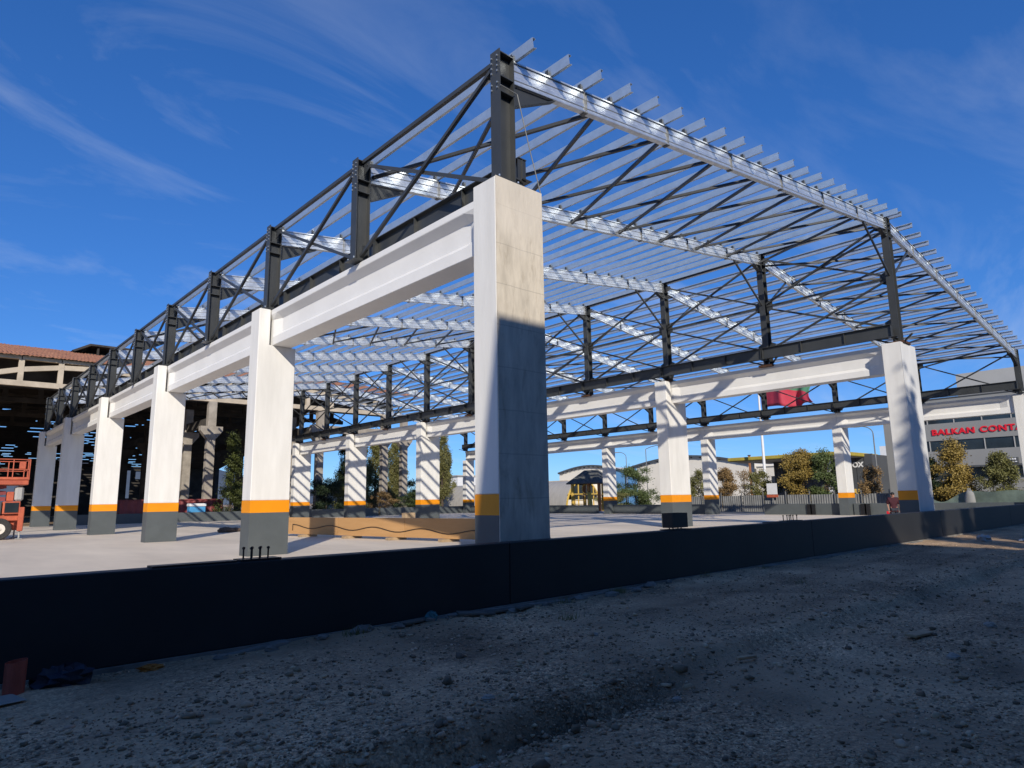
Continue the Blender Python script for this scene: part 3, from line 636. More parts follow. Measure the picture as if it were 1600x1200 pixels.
mb.box(6, 79.6, 18.6, 40, 80.0, 19.2); mb.prism([(4.6, zz-.9), (6.2, zz), (31, zz), (31, zz+.22), (6.1, zz+.22), (4.4, zz-.75)], 'y', 79.0, 85)
for x in range(7, 31, 4): mb.box(x-.1, 79.3, 18.9, x+.1, 79.6, zz)
build(mb, 'roof_lantern', M['concd'], oh)
# red container, cooler box
t = thing('red_container', 'long red corrugated container behind the dark back wall', 'container', (12, 64.6, -.1))
v = []; f = []; xs = np.arange(7.2, 16.8, .14)
for i, x in enumerate(xs): v += [(x, 63.4+(.0 if i % 4 < 2 else .06), -.1), (x, 63.4+(.0 if i % 4 < 2 else .06), 2.1)]
f = [(2*i, 2*i+2, 2*i+3, 2*i+1) for i in range(len(xs)-1)]; mb = MB().add(v, f); build(mb, 'side_wall', M['red'], t)
mb = MB(); mb.box(7.2, 63.5, -.1, 7.3, 65.8, 2.1); mb.box(16.7, 63.5, -.1, 16.8, 65.8, 2.1); mb.box(7.2, 65.7, -.1, 16.8, 65.8, 2.1); mb.box(7.15, 63.36, 2.1, 16.85, 65.85, 2.2); build(mb, 'frame', M['red'], t)
t = thing('cooler_box', 'blue cooler box with a white lid before the red container', 'box', (13.7, 61.8, -.1))
bevel(build(MB().box(12.95, 61.5, .0, 14.45, 62.4, 1.45), 'body', M['blue'], t), .05); bevel(build(MB().box(12.9, 61.45, 1.452, 14.5, 62.45, 1.75), 'lid', M['whitep'], t), .05)

# ================================================================== TREES AND SHRUBS
def leaves(centers, spread, n, size, nodir=None):
    c = centers[RNG.integers(0, len(centers), n)]+RNG.normal(0, 1, (n, 3))*spread
    a = RNG.normal(0, 1, (n, 3)); a /= np.linalg.norm(a, axis=1)[:, None]; b = np.cross(a, RNG.normal(0, 1, (n, 3))); b /= np.linalg.norm(b, axis=1)[:, None]
    s = size*.5*RNG.uniform(.6, 1.4, (n, 1)); v = np.stack([c-a*s, c-b*s*.55, c+a*s, c+b*s*.55], 1).reshape(-1, 3)
    return v, np.arange(4*n).reshape(n, 4)
def tree(name, label, cat, loc, h, r, kind, m, n=3500, size=.16, group=None, clear=.22, gaps=.6):
    t = thing(name, label, cat, loc, group); rnd = np.random.default_rng(abs(hash((round(loc[0], 1), round(loc[1], 1)))) % 9999)
    K = int(44 if kind != 'poplar' else 60); cs = []
    for _ in range(K*3):
        u = rnd.random(); ang = rnd.random()*6.28; rr = rnd.random()**.5
        z = clear+(1-clear)*u
        if kind == 'poplar': R = r*(math.sin(math.pi*min(1, .12+.86*u))**.7)
        elif kind == 'cone': R = r*(1.02-u)**.85
        else: R = r*math.sqrt(max(.03, 1-((u-.45)/.56)**2))
        R *= rnd.uniform(.55, 1.25); cs.append((R*rr*math.cos(ang), R*rr*math.sin(ang), z*h))
        if len(cs) >= K: break
    cs = np.array(cs); v, f = leaves(cs, np.array([r*.14, r*.14, h*(.042 if kind != 'poplar' else .04)]), int(n*2.1), size)
    place('crown', fastmesh('crown', v, f, m), t)
    mb = MB(); lean = rnd.normal(0, .02*h, 2); top = (lean[0], lean[1], h*(.8 if kind != 'round' else .55)); r0_ = max(.05, h*.017)
    mid = (lean[0]*.4, lean[1]*.4, h*.35); mb.tube((0, 0, -.1), mid, r0_, r0_*.7, 8); mb.tube(mid, top, r0_*.7, r0_*.25, 8)
    for c in cs[::2]:
        zz_ = max(h*clear*.8, min(top[2]*.95, c[2]-.12*h)); k = zz_/top[2]; mb.tube((lean[0]*k, lean[1]*k, zz_), tuple(c), r0_*.32, r0_*.1, 5, cap=False)
    place('trunk', mb.mesh('trunk', M['trunk']), t); return t
tree('pine_tree', 'tall green conifer left of the second column', 'tree', (17.1, 62.3, -.1), 8.6, 1.7, 'cone', M['pine'], 9000, .15, clear=.05)
tree('ivy_tree', 'dark ivy covered trunk behind the middle columns', 'tree', (34.2, 70, -.1), 10.4, 1.1, 'poplar', M['dkgreen'], 7000, .16, clear=.28)
tree('young_tree', 'small green tree under the old hall beside the red container', 'tree', (24.5, 76, -.1), 5.2, 2.2, 'round', M['green'], 4000, .18)
tree('shrub', 'dark green shrub at the back wall near the ivy trunk', 'shrub', (28.5, 63.5, -.1), 4.6, 2.6, 'round', M['dkgreen'], 7000, .15, clear=.05)
tree('shrub', 'olive green shrub in front of the ivy trunk', 'shrub', (31.4, 63.2, -.1), 3.6, 2.0, 'round', M['olive'], 5000, .13, clear=.05)
tree('shrub', 'low brownish shrub behind the back wall under the pale house', 'shrub', (36.2, 64, -.1), 2.8, 1.8, 'round', M['amber'], 3500, .12, clear=.05)
tree('shrub', 'low green shrub at the foot of the poplars', 'shrub', (40.5, 64, -.1), 2.7, 2.2, 'round', M['green'], 4000, .12, clear=.05)
tree('shrub', 'dark green bush right of the poplars', 'shrub', (46.5, 72, -.1), 4.6, 2.3, 'round', M['dkgreen'], 5000, .15, clear=.05)
for i, (x, y, h, lab) in enumerate(((53.5, 100, 12.6, 'leftmost tall poplar of the row seen between the back columns'), (57.0, 101, 14.4, 'tall poplar second from the left in the row'), (60.6, 100, 13.6, 'tall poplar third from the left in the row'), (63.5, 103, 9.8, 'shorter poplar at the right of the row'), (71.9, 100, 15.6, 'large poplar rising above the grey tunnel'), (76.0, 104, 11.4, 'smaller poplar beside the large one above the tunnel'))):
    tree('poplar_tree', lab, 'tree', (x, y, -.1), h, 2.0 if h > 12 else 1.6, 'poplar', M['poplar'] if i % 2 == 0 else M['olive'], 7000, .26, 'poplars beyond the slab', clear=.08)
tree('round_tree', 'round leafy tree in front of the white warehouse beside the street lamp', 'tree', (75.5, 54.8, -.1), 6.2, 3.4, 'round', M['green'], 9000, .19, clear=.04)
tree('shrub', 'bushy grass-green shrub below the round leafy tree', 'shrub', (70.0, 55.3, -.1), 3.0, 2.6, 'round', M['olive'], 4500, .15, clear=.02)
tree('street_tree', 'yellowing tree right of the near middle column', 'tree', (70, 36.3, -.1), 5.0, 1.7, 'round', M['amber'], 5000, .18, clear=.08)
tree('street_tree', 'brown thin tree between the two right hand columns', 'tree', (72, 41.5, -.1), 5.0, 1.6, 'round', M['olive'], 3500, .17, clear=.1)
tree('street_tree', 'sparse reddish tree before the white wall', 'tree', (66, 31.4, -.1), 4.6, 1.7, 'round', M['amber'], 1300, .14, clear=.1)
tree('street_tree', 'green tree left of the flagpole foot', 'tree', (64, 27.8, -.1), 4.8, 1.7, 'round', M['olive'], 4200, .16, clear=.08)
tree('street_tree', 'dark purple-green shrubby tree right of the flagpole foot', 'tree', (65, 25.5, -.1), 4.4, 1.5, 'round', M['dkgreen'], 4000, .15, clear=.08)
tree('street_tree', 'bright yellow autumn tree in front of the petrol canopy', 'tree', (62, 22.6, -.1), 6.1, 2.0, 'round', M['yel'], 8000, .17, clear=.06)
tree('street_tree', 'green leafy tree touching the bright yellow one', 'tree', (62.5, 20.3, -.1), 6.0, 1.8, 'round', M['green'], 7000, .17, clear=.06)
tree('street_tree', 'slim orange-brown tree right of the dark cladded building', 'tree', (60, 15.2, -.1), 4.4, 1.1, 'round', M['amber'], 3000, .13, clear=.35)
tree('street_tree', 'dark green tree left of the golden tree under the red letters', 'tree', (64, 11.1, -.1), 4.7, 1.6, 'cone', M['dkgreen'], 5500, .17, clear=.05)
tree('street_tree', 'golden pointed tree under the red letters', 'tree', (64, 9.2, -.1), 6.3, 2.4, 'cone', M['yel'], 9500, .17, clear=.02)
tree('street_tree', 'yellow green tree at the right picture edge', 'tree', (64, 5.6, -.1), 4.9, 1.6, 'round', M['olive'], 6000, .15, clear=.08)

# ================================================================== BUILDINGS BEYOND THE YARD
def wbuild(parent, name, m, *boxes):
    mb = MB()
    for b in boxes: mb.box(*b)
    return build(mb, name, m, parent)
# grey office block with the red lettering (front faces -X at x = 100)
ob = thing('office_block', 'grey office block with ribbon windows and big red letters', 'building', (108, 5, -.1))
YB0, YB1 = -16, 24.5
wbuild(ob, 'wall', M['grey'], (100, YB0, -.1, 125, YB1, 3.4), (100, YB0, 5.2, 125, YB1, 7.38), (100, YB0, 8.87, 125, YB1, 11.28), (100, YB0, 12.7, 125, YB1, 14.75), (100.6, YB0+.3, 3.4, 125, YB1-.3, 5.2))
wbuild(ob, 'roof_house', M['greyl'], (106, YB0+4, 14.76, 121, 18.2, 18.9))
wbuild(ob, 'roof_house', M['greyl'], (102, YB0, 14.77, 124, 9.6, 17.2))
wbuild(ob, 'roof_edge', M['greyd'], (99.9, YB0-.1, 14.752, 101.9, YB1+.1, 14.9))
for z0_, z1_ in ((7.38, 8.87), (11.28, 12.7), (3.4, 5.2)):
    y = YB1-.2; k = 0
    while y > YB0+1:
        w = 3.3; wd = wbuild(ob, 'window', M['glass'], (100.18, y-w+.06, z0_+.002, 100.5, y-.06, z1_-.002)); wbuild(wd, 'mullion', M['greyl'], (100.05, y-w-.055, z0_+.003, 100.17, y-w+.055, z1_-.003)); y -= w
def letters(parent, body, size, x, y, z, m, ext=.08, bold=.02, sx=1.0, spacing=1.0):
    me = text_mesh(body, size, ext, m, bold, sx, spacing)
    o = place('lettering', me, parent, tuple(a-b for a, b in zip((x, y, z), WL[parent.name]))); o.rotation_euler = (math.radians(90), 0, math.radians(-90)); return o
letters(ob, 'BALKAN', 1.10, 99.93, 20.55, 9.68, M['redlet'], bold=.035, sx=1.16, spacing=1.12)
letters(ob, 'CONTA', 1.10, 99.93, 14.75, 9.68, M['redlet'], bold=.035, sx=1.16, spacing=1.12)
sg = wbuild(ob, 'shop_sign', M['greyd'], (99.3, 10.9, 5.3, 99.98, 12.8, 6.05))
wbuild(ob, 'door_canopy', M['greyd'], (98.6, 6, 4.95, 100, 16, 5.2))
mb = MB()
for k in range(6): mb.box(99.27, 12.55-.26*k-.17, 5.72, 99.298, 12.55-.26*k, 5.94)
for k in range(5): mb.box(99.27, 12.4-.3*k-.2, 5.42, 99.298, 12.4-.3*k, 5.54)
build(mb, 'sign_marks', M['whitep'], sg)
# dark cladded box building with white letters
ox = thing('clad_building', 'dark grey cladded building with white OX letters', 'building', (95, 30, -.1))
wbuild(ox, 'front_wall', M['greyd'], (85, 23.6, -.1, 85.2, 37, 6.72)); 
cl = wbuild(ox, 'side_wall', M['greyd'], (85.2, 23.62, -.1, 112, 24, 6.70)); wbuild(ox, 'roof', M['greyd'], (85.2, 24, 6.4, 112, 37, 6.6))
wbuild(ox, 'roof_edge', M['fence'], (84.95, 23.55, 6.722, 85.25, 37, 6.80))
mb = MB()
for k in range(13): mb.box(84.975, 24.6+k, .0, 84.998, 24.63+k, 6.7)
build(mb, 'cladding_joints', M['black'], ox)
wbuild(ox, 'roof_unit', M['whitep'], (98, 24.4, 6.72, 101, 27, 8.5))
letters(ox, 'OX', .92, 84.96, 26.12, 5.12, M['whitep'], ext=.03, bold=.035, sx=.98)
# yellow petrol canopy
pc = thing('petrol_canopy', 'long yellow canopy on posts behind the yellow trees', 'canopy', (84, 33, -.1))
mb = MB(); mb.box(78, 24.5, 6.42, 90, 40.3, 6.92); bevel(build(mb, 'roof', M['canopy'], pc), .08)
wbuild(pc, 'soffit', M['greyl'], (78.3, 24.8, 6.36, 89.7, 40.0, 6.418))
for y in (27, 32, 37.5): wbuild(pc, 'post', M['whitep'], (80, y, -.1, 80.35, y+.35, 6.36))
wbuild(pc, 'kiosk', M['greyl'], (86, 29, -.1, 94, 38, 4.4)); wbuild(pc, 'window', M['glass'], (85.97, 30, 1.0, 85.995, 37, 3.4))
# white warehouses
wh = thing('white_warehouse', 'white warehouse with two curved roof fronts', 'building', (122, 82, -.1))
def gable(y0, y1, zl, zr, zp, x=110):
    n = 14; pts = [(y0, -.1)]
    for k in range(n+1):
        t = k/n; pts.append((y0+(y1-y0)*t, zl+(zr-zl)*t+(zp-(zl+zr)/2)*math.sin(math.pi*t)**1.0))
    pts.append((y1, -.1)); mb = MB(); mb.prism(pts, 'x', x, x+34); build(mb, 'gable_wall', M['pale'], wh)
    mb = MB()
    for k in range(n):
        a, b = pts[1+k], pts[2+k]
        mb.bar((x-.3, a[0], a[1]+.2), (x-.3, b[0], b[1]+.2), .6, .38)
        mb.box(x-.5, a[0]-.15, a[1]-.18, x-.05, a[0]+.15, a[1]+.06)
    build(mb, 'roof_edge', M['greyd'], wh)
gable(84.6, 104, 7.5, 7.5, 8.9); gable(54, 83.6, 7.6, 7.6, 9.6)
wbuild(wh, 'blue_panel', M['bluep'], (109.7, 80.6, -.1, 109.98, 83.4, 7.9)); wbuild(wh, 'blue_panel', M['bluep'], (109.72, 84.0, -.1, 109.99, 86.4, 7.7))
wl = thing('low_warehouse', 'long low white warehouse wall behind the street trees', 'building', (118, 44, -.1))
wbuild(wl, 'wall', M['pale'], (111, 30, -.1, 135, 53.4, 6.9)); wbuild(wl, 'roof_edge', M['greyl'], (110.8, 30, 6.9, 135, 53.4, 7.05))
mast = thing('brick_chimney', 'thin brown chimney above the low white warehouse', 'chimney', (104, 50.9, -.1)); wbuild(mast, 'stack', M['owood'], (103.85, 50.75, -.1, 104.15, 51.05, 8.7)); wbuild(mast, 'cap', M['greyd'], (103.78, 50.68, 8.702, 104.22, 51.12, 8.85))
# grey tunnel shed
tn = thing('tunnel_shed', 'long grey arched tunnel shed with a yellow gable end', 'shed', (79.2, 87, -.1))
v = []; f = []; ys = np.arange(69, 106.1, .4); na = 18
for i, y in enumerate(ys):
    rr = 4.25+(.04 if i % 2 else 0)
    v += [(79.2+rr*math.cos(math.pi*k/na), y, -.1+1.12*rr*math.sin(math.pi*k/na)) for k in range(na+1)]
for i in range(len(ys)-1):
    f += [(i*(na+1)+k, i*(na+1)+k+1, (i+1)*(na+1)+k+1, (i+1)*(na+1)+k) for k in range(na)]
build(MB().add(v, f), 'arched_sheet', M['tunnel'], tn, smooth=True)
mb = MB()
for k in range(na): mb.bar((79.2+4.3*math.cos(math.pi*k/na), 68.8, -.1+4.8*math.sin(math.pi*k/na)), (79.2+4.3*math.cos(math.pi*(k+1)/na), 68.8, -.1+4.8*math.sin(math.pi*(k+1)/na)), .22)
for x in (-2.6, -1.3, 0, 1.3, 2.6): mb.box(79.2+x-.07, 68.72, -.1, 79.2+x+.07, 68.86, -.1+4.75*math.sqrt(1-(x/4.3)**2))
mb.box(75.2, 68.72, 2.3, 83.2, 68.86, 2.45); build(mb, 'gable_frame', M['yellow'], tn)
wbuild(tn, 'gable_panel', M['pale'], (75.0, 68.9, -.1, 83.4, 68.95, 1.45)); wbuild(tn, 'gable_glass', M['glass'], (76.6, 68.9, 1.452, 81.8, 68.94, 3.9))
# pale house & cream box far off
hs = thing('pale_house', 'small pale house between the striped old columns', 'house', (57, 112, -.1)); wbuild(hs, 'wall', M['pale'], (52.5, 110, -.1, 61, 116, 3.6))
build(MB().prism([(110-.4, 3.6), (113, 5.0), (116.4, 3.6)], 'x', 52.2, 61.3), 'roof', M['tile'], hs); wbuild(hs, 'window', M['glass'], (54, 109.96, 1, 55.2, 109.99, 2.3)); wbuild(hs, 'window', M['glass'], (57.5, 109.96, 1, 58.7, 109.99, 2.3))
hs = thing('white_house', 'white box house above the tunnel beside the poplar', 'house', (92, 118, -.1)); wbuild(hs, 'wall', M['whitep'], (88, 116, -.1, 97, 124, 7.2)); wbuild(hs, 'roof', M['greyl'], (87.7, 115.7, 7.2, 97.3, 124.3, 7.5)); wbuild(hs, 'window', M['glass'], (90, 115.96, 4.2, 91.5, 115.99, 5.6))
hs = thing('peach_shed', 'low peach coloured building behind the tunnel', 'building', (104, 100, -.1)); wbuild(hs, 'wall', M['pale'], (100, 92, -.1, 110, 112, 5.2)); wbuild(hs, 'roof', M['beige'], (99.6, 91.6, 5.2, 110.4, 112.4, 5.6))
# playground shelter
pg = thing('playground_shelter', 'wooden playground shelter with a grey hipped roof and yellow slide', 'shelter', (53.6, 43.6, -.1))
X0, X1, Y0_, Y1_ = 52, 54.6, 42.0, 46.6
mb = MB(); e = .35; zr0, zr1 = 3.45, 5.0
P = [(X0-e, Y0_-e, zr0), (X1+e, Y0_-e, zr0), (X1+e, Y1_+e, zr0), (X0-e, Y1_+e, zr0), ((X0+X1)/2, Y0_+1.2, zr1), ((X0+X1)/2, Y1_-1.2, zr1)]
mb.add(P+[(a, b, c-.12) for a, b, c in P], [(0, 1, 4), (1, 2, 5, 4), (2, 3, 5), (3, 0, 4, 5), (7, 6, 10), (8, 7, 10, 11), (9, 8, 11), (6, 9, 11, 10), (0, 6, 7, 1), (1, 7, 8, 2), (2, 8, 9, 3), (3, 9, 6, 0)]); build(mb, 'roof', M['shingle'], pg)
for x, y, m in ((X0, Y0_, 'owood'), (X0, 43.6, 'owood'), (X0, 46.2, 'yellow'), (X1, Y0_, 'owood'), (X1, 43.6, 'yellow'), (X1, Y1_, 'owood')):
    bevel(build(MB().box(x-.16, y-.16, -.1, x+.16, y+.16, 3.42), 'post', M[m], pg), .03)
mb = MB(); mb.bar((X0-.2, 43.4, 2.3), (X0-1.6, 41.9, .1), .45, .08); mb.bar((X0-.2, 43.15, 2.42), (X0-1.6, 41.65, .22), .06, .2); mb.bar((X0-.2, 43.65, 2.42), (X0-1.6, 42.15, .22), .06, .2); build(mb, 'slide', M['yellow'], pg)
wbuild(pg, 'deck', M['woodp'], (X0-.1, 43.4, 1.95, X1, 46.4, 2.05)); mb = MB()
for z in (.5, .95, 1.4): mb.tube((X0-.05, 44.2, z), (X0-.05, 45.8, z), .045)
for y in (44.2, 45.8): mb.tube((X0-.05, y, -.1), (X0-.05, y, 2.0), .05)
n = 20
for k in range(n): mb.tube((X0-.12, 44+.55*math.cos(2*math.pi*k/n), 2.7+.55*math.sin(2*math.pi*k/n)), (X0-.12, 44+.55*math.cos(2*math.pi*(k+1)/n), 2.7+.55*math.sin(2*math.pi*(k+1)/n)), .05, n=6)
build(mb, 'climbing_frame', M['yellow'], pg); wbuild(pg, 'base', M['whitep'], (X0-.6, 40.7, -.1, X0+.9, 42.1, .12))
# flagpole with flag
fp = thing('flagpole', 'white flagpole flying a white, green and red flag', 'flagpole', (75, 33.3, -.1))
mb = MB(); mb.tube((75, 33.3, -.1), (75, 33.3, 9), .20, .17, 14); mb.tube((75, 33.3, 9), (75, 33.3, 17.3), .17, .10, 14); build(mb, 'pole', M['whitep'], fp, smooth=False)
def flag():
    nu, nv = 40, 18; v = []; f = []; mi = []
    for i in range(nu+1):
        s = i/nu
        for j in range(nv+1):
            q = j/nv
            y = 33.0-7.3*s*(1-.14*math.sin(math.pi*q)+.05*math.sin(5*q)); x = 75+.75*math.sin(9*s+1.6*q)*min(1, s*3)+.38*math.sin(19*s+2*q)*min(1, s*2)
            z = (1-s*s)*np.interp(q, (0, .333, .667, 1), (17.0, 16.6, 16.0, 13.1))+s*s*np.interp(q, (0, .333, .667, 1), (15.9, 15.3, 14.0, 12.9))+.32*math.sin(8*s+q)*s*(1-.5*q)-.25*math.exp(-((s-.62)/.16)**2)*q
            v.append((x, y, z))
    for i in range(nu):
        for j in range(nv): f.append((i*(nv+1)+j, (i+1)*(nv+1)+j, (i+1)*(nv+1)+j+1, i*(nv+1)+j+1)); mi.append(min(2, j*3//nv))
    mb = MB(); mb.v = v; mb.f = f; mb.m = mi; return mb
fo = build(flag(), 'flag', [M['flagwht'], M['flaggrn'], M['flagred']], fp, smooth=True); sd = fo.modifiers.new('thick', 'SOLIDIFY'); sd.thickness = .02
# street lamps
def lamp(x, y, h, arm, lab, curved):
    t = thing('street_lamp', lab, 'street lamp', (x, y, -.1), 'street lamps beyond the yard')
    mb = MB(); mb.tube((x, y, -.1), (x, y, h-(.9 if curved else .3)), .10, .06, 10)
    if curved:
        pts = [(x, y+arm*(1-math.cos(a)), h-.9+.9*math.sin(a)) for a in np.linspace(0, math.pi/2, 7)]
    else: pts = [(x, y, h-.3), (x, y+arm*.4, h-.02), (x, y+arm, h+.18)]
    mb.path(pts, .05, 8); build(mb, 'pole', M['fence'], t); e = pts[-1]
    s = 1 if arm > 0 else -1; bevel(build(MB().box(e[0]-.14, min(e[1], e[1]+s*.75), e[2]-.07, e[0]+.14, max(e[1], e[1]+s*.75), e[2]+.07), 'lamp_head', M['greyl'], t), .04)
lamp(80, 55.8, 9.6, -2.2, 'street lamp with a straight arm before the white warehouse', False)
lamp(82, 61.4, 9.3, 1.6, 'curved street lamp partly behind the striped column', True)
lamp(72, 18.6, 9.2, 1.3, 'curved street lamp beside the dark cladded building', True)
t = thing('grey_post', 'tall plain grey steel post left of the blotchy front column', 'post', (58, 12.4, -.1)); wbuild(t, 'shaft', M['grey'], (57.8, 12.05, -.1, 58.2, 12.7, 8.7)); wbuild(t, 'foot_plate', M['greyd'], (57.6, 11.9, -.1, 58.4, 12.9, .0))
# grey sheet fence and green netting
fn = thing('sheet_fence', 'grey sheet metal fence with posts in front of the street trees', 'fence', (59, 22, -.1))
for k in range(9):
    y0 = 13.2+2.45*k; v = []; n = 20
    for i in range(n+1): v += [(59+(.0 if i % 2 else .05), y0+2.4*i/n, -.05), (59+(.0 if i % 2 else .05), y0+2.4*i/n, 1.64+.03*math.sin(k*3))]
    build(MB().add(v, [(2*i, 2*i+2, 2*i+3, 2*i+1) for i in range(n)]), 'sheet_panel', M['fence'], fn)
    build(MB().box(58.88, y0-.04, -.1, 58.97, y0+.04, 2.0), 'fence_post', M['fence'], fn)
gn = thing('net_fence', 'sagging green shade net fence behind the right corner column', 'fence', (58, 4, -.1))
def net():
    v = []; f = []; ys = np.linspace(-14, 11.2, 90)
    for y in ys:
        top = 1.68-.85*math.exp(-((y-8.9)/1.1)**2)+.05*math.sin(y*2.1)
        for j in range(5): v.append((58+.06*math.sin(y*3+j)+.05*j*math.sin(y), y, .28+(top-.28)*j/4))
    for i in range(len(ys)-1):
        for j in range(4): f.append((5*i+j, 5*(i+1)+j, 5*(i+1)+j+1, 5*i+j+1))
    return MB().add(v, f)
build(net(), 'net', M['net'], gn, smooth=True)
for y in (11.2, 9.9, 6.6, 3.4, .2, -3): build(MB().tube((58.12, y, -.1), (58.12, y, 1.8), .035), 'fence_post', M['fence'], gn)
t = thing('bulk_bag', 'pale sack hanging on the green net fence', 'sack', (57.7, 6.65, -.1))
def lump(c, r, n=10, m=8, seed=1, jag=.18):
    rn = np.random.default_rng(seed); v = []; f = []
    for i in range(m+1):
        th = math.pi*i/m
        for j in range(n):
            k = 1+rn.uniform(-jag, jag); ph = 2*math.pi*j/n
            v.append((c[0]+r[0]*k*math.sin(th)*math.cos(ph), c[1]+r[1]*k*math.sin(th)*math.sin(ph), c[2]+r[2]*k*math.cos(th)))
    for i in range(m):
        for j in range(n): f.append((i*n+j, i*n+(j+1) % n, (i+1)*n+(j+1) % n, (i+1)*n+j))
    return v, f
build(MB().add(*lump((57.7, 6.65, .85), (.25, .42, .95), seed=5, jag=.08)), 'bag', M['grey'], t, smooth=True)
build(MB().box(57.6, 6.55, 1.75, 57.8, 6.75, 1.95), 'tied_neck', M['grey'], t)
sgn = thing('roadside_sign', 'small white and orange sign board on the grey fence', 'sign', (58.7, 24.3, -.1)); wbuild(sgn, 'post', M['fence'], (58.72, 24.25, -.1, 58.80, 24.35, 1.6)); wbuild(sgn, 'board', M['whitep'], (58.66, 23.75, 1.72, 58.71, 24.85, 2.85)); wbuild(sgn, 'orange_strip', M['liftor'], (58.65, 23.7, 1.42, 58.72, 24.9, 1.70))
# parked vehicles far behind the fence
def car(loc, m, lab, ln=4.3):
    t = thing('parked_car', lab, 'car', loc, 'cars parked behind the fence'); x, y, z = loc; L = ln/2
    pr = [(-L, .35), (-L, .80), (-L*.62, .92), (-L*.35, 1.42), (L*.42, 1.45), (L*.78, .98), (L*.98, .85), (L, .4)]
    bevel(build(MB().prism([(y+a, z+b) for a, b in pr], 'x', x-.85, x+.85), 'body', m, t), .08, 2)
    build(MB().prism([(y-L*.52, z+.97), (y-L*.32, z+1.35), (y+L*.38, z+1.37), (y+L*.64, z+.99)], 'x', x-.862, x+.862), 'side_window', M['glass'], t)
    for a in (-L*.62, L*.62):
        for sx in (-1, 1):
            w = build(MB().tube((x+sx*.70, y+a, z+.32), (x+sx*.88, y+a, z+.32), .32, n=16), 'wheel', M['tyre'], t); build(MB().tube((x+sx*.881, y+a, z+.32), (x+sx*.90, y+a, z+.32), .19, n=12), 'hubcap', M['greyl'], w)
car((68, 10.2, -.1), M['whitep'], 'white car parked behind the green net fence left of the golden tree')
car((69, 4.6, -.1), M['whitep'], 'white car parked under the yellow green tree at the right edge')
car((70, 18.3, -.1), M['black'], 'dark car parked beside the dark cladded building')
car((66, 25.2, -.1), M['whitep'], 'white car parked behind the yellow autumn tree', 4.5)
t = thing('yellow_barrier', 'yellow metal rack beside the right row column', 'rack', (66, 19.2, -.1)); mb = MB()
for y in (18.4, 18.9, 19.4, 19.9): mb.box(65.9, y-.14, -.1, 66.1, y+.14, 2.15)
mb.box(65.9, 18.4, .9, 66.1, 19.9, 1.1); mb.box(65.9, 18.4, 1.6, 66.1, 19.9, 1.75); build(mb, 'frame', M['yellow'], t)

# ================================================================== THINGS ON THE SLAB
lf = thing('scissor_lift', 'faded orange scissor lift at the left picture edge', 'scissor lift', (-5.6, 35.2, 0))
def lb(name, m, *bx, bv=.03):
    mb = MB()
    for b in bx: mb.box(*b)
    o = build(mb, name, m, lf); bevel(o, bv); return o
lb('chassis', M['liftor'], (-8, 34.3, .95, -3.57, 36.2, 1.28), (-8, 34.5, .55, -3.7, 36.0, .95))
eb = lb('engine_box', M['liftor'], (-4.30, 34.12, 1.30, -3.56, 34.9, 1.95)); build(MB().box(-4.22, 34.09, 1.38, -3.64, 34.118, 1.88), 'grille', M['glass'], eb)
lb('engine_box', M['liftor'], (-4.16, 34.3, 1.96, -3.86, 34.9, 2.45)); lb('fuel_tank', M['greyl'], (-3.84, 34.2, 1.96, -3.46, 34.85, 2.72), bv=.09); lb('dark_box', M['greyd'], (-5.6, 34.15, 1.3, -4.34, 34.9, 1.92))
for xw in (-4.38, -7.2):
    for y0 in (33.98, 35.9):
        w = build(MB().tube((xw, y0, .55), (xw, y0+.42, .55), .55, n=28), 'wheel', M['tyre'], lf); bevel(w, .06, 2)
        rm = build(MB().tube((xw, y0-.012, .55), (xw, y0+.05, .55), .27, n=20).tube((xw, y0-.05, .55), (xw, y0, .55), .09, n=10), 'rim', M['pale'], w)
for y0 in (33.95, 36.1):
    lb('outrigger', M['liftor'], (-3.62, y0, .42, -3.38, y0+.26, 1.65)); lb('outrigger_foot', M['greyl'], (-3.54, y0+.09, .04, -3.46, y0+.17, .42), (-3.66, y0+.0, .004, -3.34, y0+.26, .05))
mb = MB()
for k in range(4):
    z0_ = 1.45+.32*k
    for y in (34.55, 35.9): mb.bar((-7.8, y, z0_), (-4.2, y, z0_+.30), .09, .16); mb.bar((-7.8, y+.1, z0_+.30), (-4.2, y+.1, z0_), .09, .16)
build(mb, 'scissor_arms', M['red'], lf)
lb('platform', M['liftor'], (-8.2, 34.0, 2.80, -3.32, 36.3, 3.05)); lb('platform_edge', M['liftor'], (-8.2, 33.96, 3.052, -3.30, 34.02, 3.2))
mb = MB()
for y in (34.0, 36.25):
    for x in (-3.34, -4.05, -4.75, -5.6, -6.6, -8.1): mb.tube((x, y, 3.05), (x, y, 4.12), .025, n=8)
    for z in (3.6, 4.12): mb.tube((-8.15, y, z), (-3.34, y, z), .025, n=8)
for z in (3.6, 4.12): mb.tube((-3.34, 34.0, z), (-3.34, 36.25, z), .025, n=8)
build(mb, 'guard_rail', M['liftor'], lf); lb('rail_end_plate', M['liftor'], (-3.42, 34.03, 3.05, -3.36, 34.3, 4.1)); lb('control_box', M['liftor'], (-3.78, 34.05, 3.62, -3.50, 34.35, 4.0))
